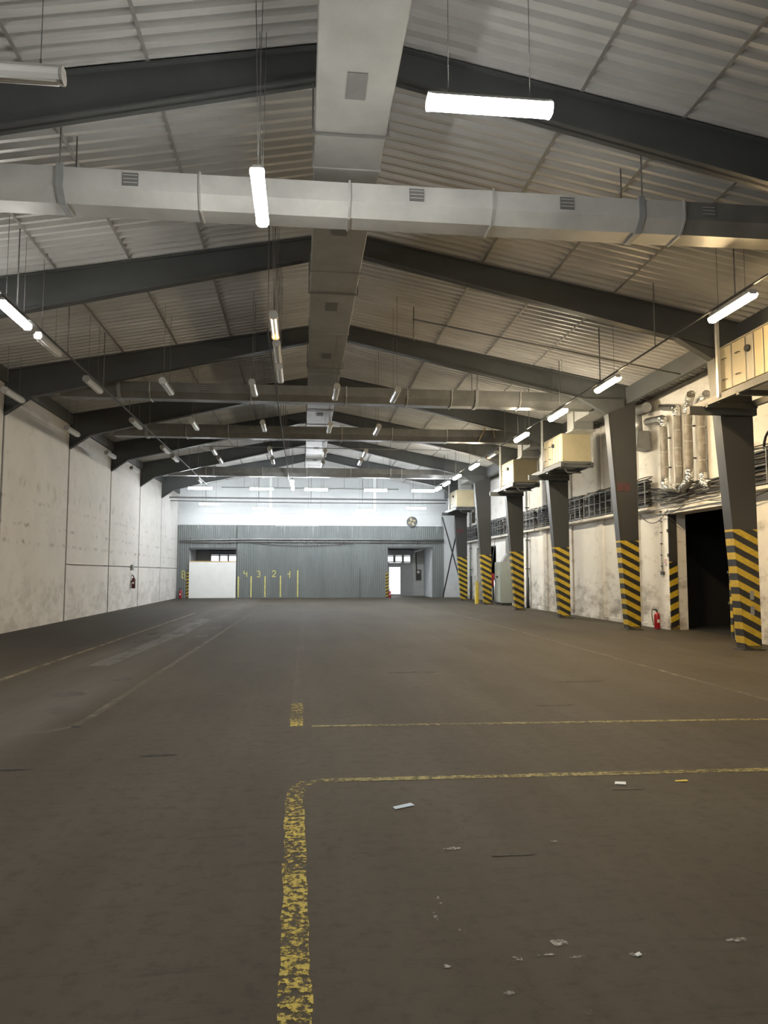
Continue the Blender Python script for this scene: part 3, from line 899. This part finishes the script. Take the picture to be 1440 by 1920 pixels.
# conduits that feed the lamp rows
def conduit(x, y0, y1, z, label):
    c = tag(empty('conduit', (x, (y0 + y1) / 2, z)), label, 'conduit', 'conduits above the lamp rows')
    part('rail', 'steel_dark', c, 'box', x - 0.018, x + 0.018, y0, y1, z, z + 0.03)
    for yy in range(int(y0) + 1, int(y1), 3):
        part('drop_rod', 'wire', c, 'tube', [(x, yy, z + .04), (x, yy, hang_top(x, yy))], 0.012, 5)
conduit(-5.25, 13.0, 41.5, 6.55, 'long thin conduit over the second lamp row from the white wall')
conduit(7.50, 5.0, 43.0, 6.55, 'long thin conduit over the lamp row beside the striped columns')
conduit(-0.74, 14.8, 42.0, 6.58, 'long thin conduit over the middle lamp row')
def cross_pipe(y, z, x0, x1, r, label, sag=0.0):
    p = tag(empty('cross_pipe', ((x0 + x1) / 2, y, z)), label, 'pipe', 'pipes spanning the hall near the end wall')
    pts = [(x0 + (x1 - x0) * i / 16, y, z - sag * (1 - (i / 8 - 1) ** 2)) for i in range(17)]
    part('pipe', 'pipe_grey', p, 'tube', pts, r, 8)
    for i in range(2, 16, 3):
        xx = pts[i][0]
        part('hanger', 'wire', p, 'tube', [(xx, y, pts[i][2]), (xx, y, roof_z(xx))], 0.01, 5)
cross_pipe(47.0, 6.36, -8.2, 9.2, 0.05, 'slim grey pipe spanning the hall before the clad end wall')
cross_pipe(47.4, 6.20, -8.2, 9.2, 0.035, 'lowest slim pipe spanning the hall before the clad end wall', 0.05)
cross_pipe(46.6, 6.98, -5.0, 6.0, 0.03, 'short upper pipe hung before the white gable')
cross_pipe(34.5, 7.5, -4.6, 8.0, 0.02, 'thin rod spanning the hall behind the second cross duct')

# pipes on the end wall
for i, (z, r, lb) in enumerate(((4.02, 0.06, 'upper grey pipe fixed across the corrugated cladding'), (3.86, 0.035, 'lower thin pipe fixed across the corrugated cladding'))):
    p = tag(empty('wall_pipe', (0, YE - 0.14, z)), lb, 'pipe', 'pipes across the cladding')
    part('pipe', 'pipe_grey', p, 'tube', [(-8.3, YE - .14, z - .10 + .05 * i), (-5.5, YE - .14, z - .05), (-3.5, YE - .14, z), (9.9, YE - .14, z)], r, 8)
    for k in range(7):
        part('clip', 'steel_dark', p, 'box', -7.6 + k * 2.6, -7.54 + k * 2.6, YE - .15, YE - .05, z - .12, z + .08)
cb = tag(MB().tube([(-3.5 + i * 0.7, YE - .09, 3.76 - 0.18 * math.sin(math.pi * i / 10)) for i in range(11)], 0.02, 6).build('sagging_cable', 'cable_grey'), 'thin cable sagging below the pipes on the cladding', 'cable')
# exhaust fan
fn = tag(empty('exhaust_fan', (7.62, YE - 0.2, 5.3)), 'round exhaust fan in the white band above the gate doorway', 'fan')
ring = MB()
n = 20; pts = []
for rr_, yy in ((0.36, YE - .06), (0.36, YE - .26), (0.31, YE - .26), (0.31, YE - .06)):
    pts += [(7.62 + rr_ * math.cos(2 * math.pi * k / n), yy, 5.3 + rr_ * math.sin(2 * math.pi * k / n)) for k in range(n)]
fs = []
for a in range(4):
    b = (a + 1) % 4
    fs += [(a * n + k, a * n + (k + 1) % n, b * n + (k + 1) % n, b * n + k) for k in range(n)]
ring.poly(pts, fs); ring.build('ring', 'steel', fn)
part('back', 'duct_dark', fn, 'prism', [(7.62 + .31 * math.cos(2 * math.pi * k / n), 5.3 + .31 * math.sin(2 * math.pi * k / n)) for k in range(n)], 1, YE - 0.10, YE - 0.085)
for k in range(4):
    a = k * math.pi / 2 + .4
    part('blade', 'beige', fn, 'bar', (7.62 + .06 * math.cos(a), YE - .17, 5.3 + .06 * math.sin(a)), (7.62 + .29 * math.cos(a), YE - .17, 5.3 + .29 * math.sin(a)), 0.13, 0.015, up=(0, 1, .5))
part('hub', 'steel_dark', fn, 'tube', [(7.62, YE - .22, 5.3), (7.62, YE - .12, 5.3)], 0.07, 12)
# bracing in the last bay
xb = tag(empty('cross_brace', (9.5, 49.5, 0)), 'crossed dark steel bracing rods in the corner by the clad end wall', 'brace')
part('rod', 'steel_dark', xb, 'bar', (9.75, 51.6, 0.03), (9.95, 46.3, 5.6), 0.07)
part('rod', 'steel_dark', xb, 'bar', (9.75, 51.6, 5.6), (9.95, 46.3, 0.9), 0.07)
for nm, lb, x0 in (('grey_post', 'grey cladded post in the corner beside the gate doorway', 9.45),):
    pass

# ------------------------------------------------------------------ air handling units on platforms
def make_platform():
    """origin: column foot; columns' near side is -y"""
    p = empty('platform', (9.6, 0, 5.4))
    part('beam', 'steel', p, 'box', 8.93, 9.03, -3.0, 0.35, 5.44, 5.58)
    part('beam', 'steel', p, 'box', 10.02, 10.12, -3.0, -0.18, 5.44, 5.58)
    for yy in (-2.95, -1.7, -0.5):
        part('cross_beam', 'steel', p, 'box', 8.93, 10.12, yy, yy + 0.08, 5.40, 5.50)
    part('bracket_beam', 'steel', p, 'box', 8.62, 10.22, -0.31, -0.18, 5.28, 5.46)
    part('pan', 'galv', p, 'box', 9.0, 10.05, -2.9, -0.95, 5.56, 5.58)
    part('drain_pipe', 'galv', p, 'tube', [(9.3, -2.4, 5.5), (9.35, -2.2, 5.42), (9.6, -1.8, 5.38), (10.2, -1.6, 5.4)], 0.03, 8)
    part('hanger_post', 'galv', p, 'box', 8.90, 8.96, -1.02, -0.94, 5.5, 7.55)
    part('hanger_post', 'galv', p, 'box', 10.06, 10.12, -2.98, -2.90, 5.5, 7.4)
    return p
def make_unit():
    u = empty('air_handler', (9.55, -1.9, 5.6))
    part('body', 'beige', u, 'bbox', 9.01, 10.05, -2.92, -1.02, 5.6, 6.58, 0.012)
    ys = [(-2.90, -2.62), (-2.58, -2.30), (-2.26, -2.02), (-1.98, -1.52), (-1.48, -1.05)]
    for i, (a, b) in enumerate(ys):
        pn = part('panel', 'beige' if i != 2 else 'beige_dark', u, 'bbox', 8.985, 9.02, a, b, 5.63, 6.55, 0.008)
        if i in (3, 4):
            for zz in (5.85, 6.30):
                part('handle', 'steel_dark', pn, 'tube', [(8.985, (a + b) / 2 - .06, zz), (8.94, (a + b) / 2 - .06, zz), (8.94, (a + b) / 2 + .06, zz), (8.985, (a + b) / 2 + .06, zz)], 0.008, 6)
    part('switch', 'black', u, 'tube', [(8.99, -2.12, 6.28), (8.92, -2.12, 6.28)], 0.07, 12)
    part('base_frame', 'steel', u, 'box', 8.99, 10.07, -2.95, -1.0, 5.585, 5.61)
    for ya in (-2.60, -2.28, -2.00, -1.50):
        part('seam', 'steel_dark', u, 'box', 8.99, 9.012, ya - 0.016, ya + 0.016, 5.63, 6.55)
    part('top_rim', 'beige_dark', u, 'box', 8.985, 10.07, -2.94, -1.0, 6.575, 6.60)
    part('end_screw', 'steel_dark', u, 'box', 9.05, 9.07, -2.935, -2.92, 5.66, 5.68)
    return u
pl0, un0 = make_platform(), make_unit()
for i, y in enumerate((16, 28, 34, 46)):
    k = 3 - i
    p = pl0 if i == 0 else copy_tree(pl0)
    u = un0 if i == 0 else copy_tree(un0)
    p.location = (9.6, y, 5.4); u.location = (9.55, y - 1.9, 5.6)
    if i == 0: u.location.y = y - 1.9 + 0.1
    tag(p, f'steel bracket platform under an air handler, {ORD[k]} from the clad end wall', 'platform', 'platforms on the columns')
    tag(u, f'beige boxy air handling unit on high platform, {ORD[k]} from the clad end wall', 'air handler', 'air handling units')

# ------------------------------------------------------------------ pipework on the right wall
def bend(path, n=6, r=0.18):
    """polyline with rounded corners"""
    P = [Vector(p) for p in path]; out = [P[0]]
    for i in range(1, len(P) - 1):
        a = (P[i - 1] - P[i]); b = (P[i + 1] - P[i])
        rr = min(r, a.length * .45, b.length * .45)
        s, e = P[i] + a.normalized() * rr, P[i] + b.normalized() * rr
        for k in range(n + 1):
            t = k / n
            out.append(s * (1 - t) ** 2 + P[i] * 2 * t * (1 - t) + e * t * t)
    out.append(P[-1])
    return out
def insulated(name, x, y, z0, z1, r, label, top=None, bottom=None, both=False):
    p = tag(empty(name, (x, y, z0)), label, 'pipe', 'insulated pipes on the plaster wall')
    zs = [z0 + (z1 - z0) * i / 8 for i in range(9)]
    part('pipe_run', 'insul', p, 'tube', [(x + random.uniform(-.008, .008), y + random.uniform(-.008, .008), z) for z in zs], [r * random.uniform(.96, 1.05) for _ in zs], 14)
    for z in zs[2:-1:2]:
        part('seam_band', 'galv', p, 'tube', [(x, y, z - .012), (x, y, z + .012)], r * 1.06, 14)
    for z in (zs[2], zs[6]):
        part('wall_bracket', 'steel_dark', p, 'box', x + r * 0.8, XW - 0.025, y - .03, y + .03, z - .02, z + .02)
    if top:
        pth = bend([(x, y, z1 - .12), (x, y, z1 + .14), top], 6, .2)
        part('foil_elbow', 'foil', p, 'tube', pth[:9], [r * (1.08 + .07 * math.sin(i * 2.3)) for i in range(len(pth[:9]))], 14)
        part('pipe_run', 'insul', p, 'tube', [pth[7], top], r * 0.98, 14)
    if bottom:
        pth = bend([(x, y, z0 + .12), (x, y, z0 - .16), bottom], 6, .2)
        part('foil_elbow', 'foil', p, 'tube', pth[:9], [r * (1.08 + .07 * math.sin(i * 1.9)) for i in range(len(pth[:9]))], 14)
        part('pipe_run', 'insul', p, 'tube', [pth[7], bottom], r * 0.98, 14)
    return p
insulated('insulated_pipe', 10.86, 21.35, 4.45, 6.25, 0.115, 'stout insulated pipe with crumpled foil elbow beside the air duct hood', (10.86, 22.4, 6.5), (10.86, 20.5, 4.18))
insulated('insulated_pipe', 10.97, 20.72, 4.30, 6.45, 0.10, 'slim insulated pipe rising beside the foil elbow pipe', (10.98, 21.7, 6.82))
insulated('insulated_pipe', 10.86, 19.90, 4.50, 6.35, 0.115, 'stout patched pipe with foil at both ends next to the platform', (10.6, 19.2, 6.62), (10.86, 20.3, 4.12))
insulated('insulated_pipe', 10.95, 19.35, 4.35, 6.2, 0.10, 'slim insulated pipe rising behind the platform bracket', (10.7, 18.6, 6.5), (10.9, 18.9, 4.1))
insulated('insulated_pipe', 10.86, 46.9, 4.9, 5.7, 0.14, 'short insulated pipe behind the last striped column', (10.86, 47.6, 5.95), None)
# hood and flexible duct behind column at 22
hd = tag(empty('intake_duct', (10.7, 23.2, 6.2)), 'dark round air duct with hanging hood high behind a striped column', 'air duct')
part('duct_run', 'pipe_grey', hd, 'tube', bend([(10.75, 24.4, 7.05), (10.75, 22.9, 6.98), (10.62, 21.9, 6.86)], 5, .4), 0.16, 14)
part('hood', 'pipe_grey', hd, 'prism', [(10.62, 6.25), (11.0, 6.25), (11.06, 5.66), (10.56, 5.72)], 1, 22.55, 23.15)
part('hood_neck', 'galv', hd, 'tube', [(10.8, 22.85, 6.2), (10.78, 22.85, 6.85)], 0.12, 12)
part('band', 'steel_dark', hd, 'tube', [(10.75, 23.3, 7.0), (10.75, 23.24, 6.997)], 0.175, 14)

# ladder trays with cable bundles
def tray(y0, y1, label):
    t = tag(empty('cable_tray', (10.95, (y0 + y1) / 2, 3.8)), label, 'cable tray', 'cable trays on the plaster wall')
    for z in (3.84, 4.28, 4.62):
        part('rail', 'steel', t, 'box', 10.84, 10.87, y0, y1, z - .02, z + .02)
    yy = y0 + 0.2
    while yy < y1:
        part('rung', 'pipe_grey', t, 'box', 10.825, 10.85, yy - .015, yy + .015, 3.82, 4.66)
        yy += 0.52
    part('wall_shelf', 'wall_r', t, 'box', 10.80, XW, y0, y1, 3.70, 3.78)
    for i in range(16):
        z = 3.86 + i * 0.050 + random.uniform(-.01, .01)
        ph = random.uniform(0, 6); r = random.uniform(.020, .032)
        n = max(4, int((y1 - y0) / .7))
        part('cable', random.choice(['cable', 'cable', 'cable_grey']), t, 'tube', [(10.93 + random.uniform(-.03, .05), y0 + (y1 - y0) * k / n, z + .012 * math.sin(ph + k * .5) + random.uniform(-.004, .004)) for k in range(n + 1)], r, 6)
    for i in range(3):
        z = 4.66 + i * 0.05; n = max(4, int((y1 - y0) / .4))
        part('loose_cable', 'cable', t, 'tube', [(10.9 + .05 * i, y0 + (y1 - y0) * k / n, z + random.uniform(-.02, .05)) for k in range(n + 1)], 0.016, 6)
    return t
tray(12.5, 18.3, 'black cable tray on the wall short of the dark doorway')
tray(22.45, 27.9, 'black ladder cable tray between the dark doorway and the second air handler')
tray(28.1, 33.9, 'black ladder cable tray below the second and third air handlers')
tray(34.1, 39.9, 'black ladder cable tray above the grey switch cabinet')
tray(40.1, 45.9, 'black ladder cable tray above the hanging red cylinder')
tray(46.1, 51.8, 'black ladder cable tray in the last bay before the end wall')
# cable bundle passing over the doorway
bd = tag(empty('cable_bundle', (10.95, 20, 4.0)), 'tangled dark cables running over the lintel of the dark doorway', 'cables')
for i in range(9):
    z0, z1 = 3.95 + i * .05, 3.86 + i * .045
    pts = []
    for k in range(13):
        t_ = k / 12
        yy = 22.3 - t_ * 4.1
        pts.append((10.92 + random.uniform(-.03, .06), yy, z0 + (z1 - z0) * t_ - 0.12 * math.sin(math.pi * min(1, t_ * 1.6)) + random.uniform(-.025, .025)))
    part('cable', 'cable' if i % 3 else 'cable_grey', bd, 'tube', pts, random.uniform(.015, .03), 6)
part('conduit', 'galv', bd, 'tube', [(10.9, 23.4, 3.66), (10.9, 21.5, 3.68), (10.9, 18.3, 3.7)], 0.022, 8)
for i, (a, b, s) in enumerate((((10.9, 23.2, 3.62), (10.95, 21.4, 3.62), .35), ((10.95, 22.3, 3.55), (10.95, 20.2, 3.75), .15), ((10.9, 20.4, 3.95), (10.9, 17.5, 3.62), .12), ((10.9, 18.3, 3.45), (10.9, 14.5, 4.05), .1))):
    a, b = Vector(a), Vector(b)
    tag(MB().tube([a.lerp(b, k / 10) - Vector((0, 0, s * 4 * (k / 10) * (1 - k / 10))) for k in range(11)], 0.012, 6).build('loose_cable', 'cable'),
        ['loose cable drooping beside the door conduit', 'loose cable slung over the door jamb', 'loose cable crossing above the dark opening', 'loose cable running past the column beside the doorway'][i], 'cable')
lp = MB().tube([(10.98, 16.25 + .38 * math.cos(a * .314), 4.72 + .40 * math.sin(a * .314)) for a in range(21)], 0.03, 8)
tag(lp.build('cable_coil', 'cable'), 'black coil of cable hung on the plaster wall', 'cable')

# doorway furniture
jb = tag(empty('door_jamb', (11.2, 21.7, 0)), 'steel door jamb with black and yellow hazard stripes at the dark opening', 'door jamb')
part('angle', 'stripe_jamb', jb, 'box', 11.08, 11.34, 21.66, 21.70, 0, 3.48)
part('hinge', 'steel_dark', jb, 'box', 11.04, 11.09, 21.62, 21.70, 2.95, 3.05)
part('hinge', 'steel_dark', jb, 'box', 11.04, 11.09, 21.62, 21.70, 2.2, 2.3)
jb2 = tag(empty('door_jamb', (11.2, 18.45, 0)), 'second steel jamb with hazard stripes half hidden by a striped column', 'door jamb')
part('angle', 'stripe_jamb', jb2, 'box', 11.06, 11.14, 18.36, 18.46, 0, 2.06)
for z in (0.9, 1.7, 2.5, 3.2):
    part('hinge', 'steel_dark', jb2, 'box', 11.05, 11.09, 18.46, 18.52, z, z + .07)
lt = tag(MB().box(11.04, 11.12, 18.3, 21.85, 3.5, 3.62).build('door_lintel', 'wall_r'), 'pale lintel beam over the dark doorway', 'lintel')
cd = tag(empty('wall_conduit', (11.06, 22.05, 1.6)), 'thin conduit with clips and junction box beside the dark doorway', 'conduit')
part('pipe', 'galv', cd, 'tube', [(11.07, 22.12, 3.66), (11.07, 22.12, 1.75)], 0.014, 6)
part('pipe', 'galv', cd, 'tube', [(11.07, 22.05, 2.5), (11.07, 22.05, 1.75)], 0.012, 6)
for z in (1.9, 2.25, 2.6, 2.95, 3.3, 3.6):
    part('clip', 'steel_dark', cd, 'box', 11.05, 11.1, 22.08, 22.16, z, z + .035)
part('switch_box', 'steel_dark', cd, 'box', 11.03, 11.1, 22.0, 22.16, 1.66, 1.76)
sg = tag(empty('wall_sign', (11.08, 21.92, 2.0)), 'small white warning sign with red marks beside the door jamb', 'sign')
part('plate', 'sign', sg, 'box', 11.085, 11.098, 21.80, 21.98, 1.92, 2.16)
for z, a, b in ((2.11, 21.83, 21.95), (2.05, 21.85, 21.95), (1.99, 21.83, 21.92)):
    part('red_mark', 'red', sg, 'box', 11.08, 11.086, a, b, z - .015, z + .015)
part('black_mark', 'black', sg, 'box', 11.08, 11.086, 21.83, 21.9, 1.935, 1.955)

def extinguisher(x, y, z, label, s=1.0, paint='red'):
    e = tag(empty('fire_extinguisher', (x, y, z)), label, 'extinguisher')
    r = 0.085 * s
    prof = [(0.0, r * .9), (0.02, r), (0.40 * s, r), (0.45 * s, r * .8), (0.48 * s, r * .4), (0.50 * s, r * .3)]
    part('cylinder', paint, e, 'tube', [(x, y, z + a) for a, _ in prof], [b for _, b in prof], 16)
    part('valve', 'black', e, 'tube', [(x, y, z + .49 * s), (x, y, z + .56 * s)], 0.022 * s, 8)
    part('handle', 'black', e, 'bar', (x, y, z + .555 * s), (x - .13 * s, y + .03, z + .60 * s), 0.025 * s, 0.014 * s)
    part('lever', 'black', e, 'bar', (x, y, z + .57 * s), (x - .11 * s, y + .03, z + .66 * s), 0.02 * s, 0.012 * s)
    part('hose', 'black', e, 'tube', bend([(x + .02, y, z + .53 * s), (x - .10 * s, y + .10 * s, z + .58 * s), (x - .13 * s, y + .06 * s, z + .40 * s), (x - .11 * s, y, z + .12 * s)], 5, .06), 0.012 * s, 6)
    part('label', 'sign', e, 'box', x - .035 * s, x + .035 * s, y - r * 1.03, y - r * .9, z + .20 * s, z + .29 * s)
    part('foot_ring', 'black', e, 'tube', [(x, y, z), (x, y, z + .02)], r * 1.02, 16)
    return e
extinguisher(10.78, 21.95, 0.0, 'red fire extinguisher standing on floor beside the dark doorway', 1.05)
ew = extinguisher(XL + 0.13, 38.4, 0.95, 'dark red fire extinguisher hung on the white panel wall', 1.1, 'red_dark')
part('bracket', 'steel_dark', ew, 'box', XL, XL + 0.06, 38.34, 38.46, 1.25, 1.32)
tag(MB().bbox(XL, XL + 0.12, 38.2, 38.5, 1.85, 2.12, 0.01).build('junction_box', 'cabinet'), 'small grey junction box above the hung fire extinguisher', 'box')
extinguisher(-8.12, 51.5, 0.0, 'red fire extinguisher standing in the corner by the white panel wall', 1.15)
extinguisher(6.02, 51.55, 0.0, 'red fire extinguisher at the foot of the gate doorway', 1.0)

# grey switch cabinet
c = tag(empty('switch_cabinet', (10.85, 39.4, 0)), 'tall grey steel switch cabinet standing between striped columns', 'cabinet')
part('plinth', 'steel_dark', c, 'box', 10.50, 11.06, 38.9, 40.0, 0.0, 0.12)
part('body', 'cabinet', c, 'bbox', 10.46, 11.08, 38.85, 40.05, 0.12, 2.30, 0.012)
dr = part('door', 'cabinet', c, 'bbox', 10.435, 10.462, 38.9, 40.0, 0.17, 2.25, 0.006)
part('lock', 'black', dr, 'box', 10.42, 10.436, 39.88, 39.93, 1.2, 1.35)
part('label_plate', 'black', dr, 'box', 10.43, 10.436, 39.3, 39.7, 1.44, 1.56)
part('warning_mark', 'yellow', dr, 'box', 10.43, 10.436, 39.42, 39.52, 1.7, 1.82)
part('cable_riser', 'pipe_grey', c, 'prism', [(10.62, 2.30), (11.05, 2.30), (11.05, 3.7), (10.92, 3.7), (10.92, 2.75)], 1, 39.1, 39.5)
# red cylinder on a post
rt = tag(empty('red_cylinder', (10.78, 42.0, 0)), 'red steel cylinder on a post before the narrow dark opening', 'cylinder')
prof = [(0.94, 0.12), (0.98, 0.15), (1.58, 0.15), (1.66, 0.12), (1.70, 0.05)]
part('shell', 'red', rt, 'tube', [(10.80, 42.0, a) for a, _ in prof], [b for _, b in prof], 18)
part('post', 'pipe_grey', rt, 'tube', [(10.80, 42.0, 0.0), (10.80, 42.0, 0.95)], 0.04, 8)
part('feed_wire', 'wire', rt, 'tube', [(10.72, 42.0, 1.7), (10.8, 41.8, 2.5), (10.95, 41.7, 3.8)], 0.012, 6)
part('second_pipe', 'galv', rt, 'tube', [(10.85, 41.6, 0.0), (10.85, 41.6, 1.3)], 0.05, 10)
# downpipes
for y, lb in ((35.75, 'grey downpipe on the wall behind a column under the third air handler'), (48.2, 'grey downpipe on the wall in the last bay')):
    p = tag(empty('downpipe', (10.98, y, 0)), lb, 'pipe')
    part('pipe', 'pipe_grey', p, 'tube', [(10.97, y, 0), (10.97, y, 6.6)], 0.06, 10)
    part('lower_sleeve', 'steel', p, 'tube', [(10.97, y, 0), (10.97, y, 1.5)], 0.08, 10)
    for z in (1.9, 3.3, 4.9):
        part('clamp', 'steel_dark', p, 'box', 10.89, 11.07, y - .09, y + .09, z, z + .04)
# yellow guard plate leaning at the column
gp = tag(empty('guard_board', (9.85, 41.2, 0)), 'bright yellow guard board leaning against a striped column', 'board')
part('board', 'yellow', gp, 'prism', [(40.9, 0.0), (41.35, 0.0), (41.05, 1.25), (40.98, 1.25)], 0, 9.62, 9.72)
part('stiffener', 'yellow', gp, 'bar', (9.79, 41.1, 0.05), (9.79, 41.0, 1.15), 0.04)
# electrics in the porch
el = tag(empty('meter_panel', (8.7, 55.5, 1.5)), 'dark meter panel with wiring on the back wall of the gate lobby', 'panel')
part('board', 'cable_grey', el, 'box', 8.45, 8.85, 55.47, 55.54, 1.15, 1.95)
part('meter', 'sign', el, 'tube', [(8.62, 55.47, 1.78), (8.62, 55.40, 1.78)], 0.10, 12)
part('fuse_box', 'steel_dark', el, 'box', 8.5, 8.8, 55.40, 55.47, 1.2, 1.55)
part('wiring', 'cable', el, 'tube', [(8.5, 55.45, 1.95), (8.46, 55.45, 2.6), (8.45, 55.45, 3.3)], 0.03, 6)
gl = tag(empty('gooseneck_pipe', (8.5, 55.2, 3.2)), 'pale curved gooseneck pipe above the gate lobby', 'pipe')
part('pipe', 'white', gl, 'tube', bend([(8.3, 55.4, 2.9), (8.35, 55.3, 3.3), (8.7, 53.5, 3.42)], 5, .2), 0.05, 8)

# ------------------------------------------------------------------ litter
def scrap(x, y, a, b, rot, mat, label):
    mb = MB()
    c, s = math.cos(rot), math.sin(rot)
    P = [(-a / 2, -b / 2), (a / 2, -b / 2 * .8), (a / 2 * .95, b / 2), (-a / 2 * .9, b / 2 * .9)]
    lift = [0.002, 0.003, 0.008, 0.004]
    q = [(x + u * c - v * s, y + u * s + v * c) for u, v in P]
    mb.poly([(q[i][0], q[i][1], 0.004 + lift[i]) for i in range(4)] + [(q[i][0], q[i][1], 0.0028 + lift[i] * .5) for i in range(4)],
            [(0, 1, 2, 3), (7, 6, 5, 4), (0, 4, 5, 1), (1, 5, 6, 2), (2, 6, 7, 3), (3, 7, 4, 0)])
    return tag(mb.build('paper_scrap', mat), label, 'paper', 'scraps of litter on the floor')
scrap(0.755, 5.61, 0.17, 0.055, 0.42, 'paper_blue', 'pale blue strip of paper lying inside the yellow line')
scrap(2.60, 6.02, 0.09, 0.07, -0.4, 'paper', 'white paper scrap just inside the crosswise yellow line')
scrap(3.13, 6.03, 0.11, 0.03, -0.05, 'yellow', 'thin yellowish chip just inside the crosswise yellow line')
scrap(1.52, 3.37, 0.028, 0.02, 0.3, 'paper', 'tiny white chip beside the white scuffs on the floor')
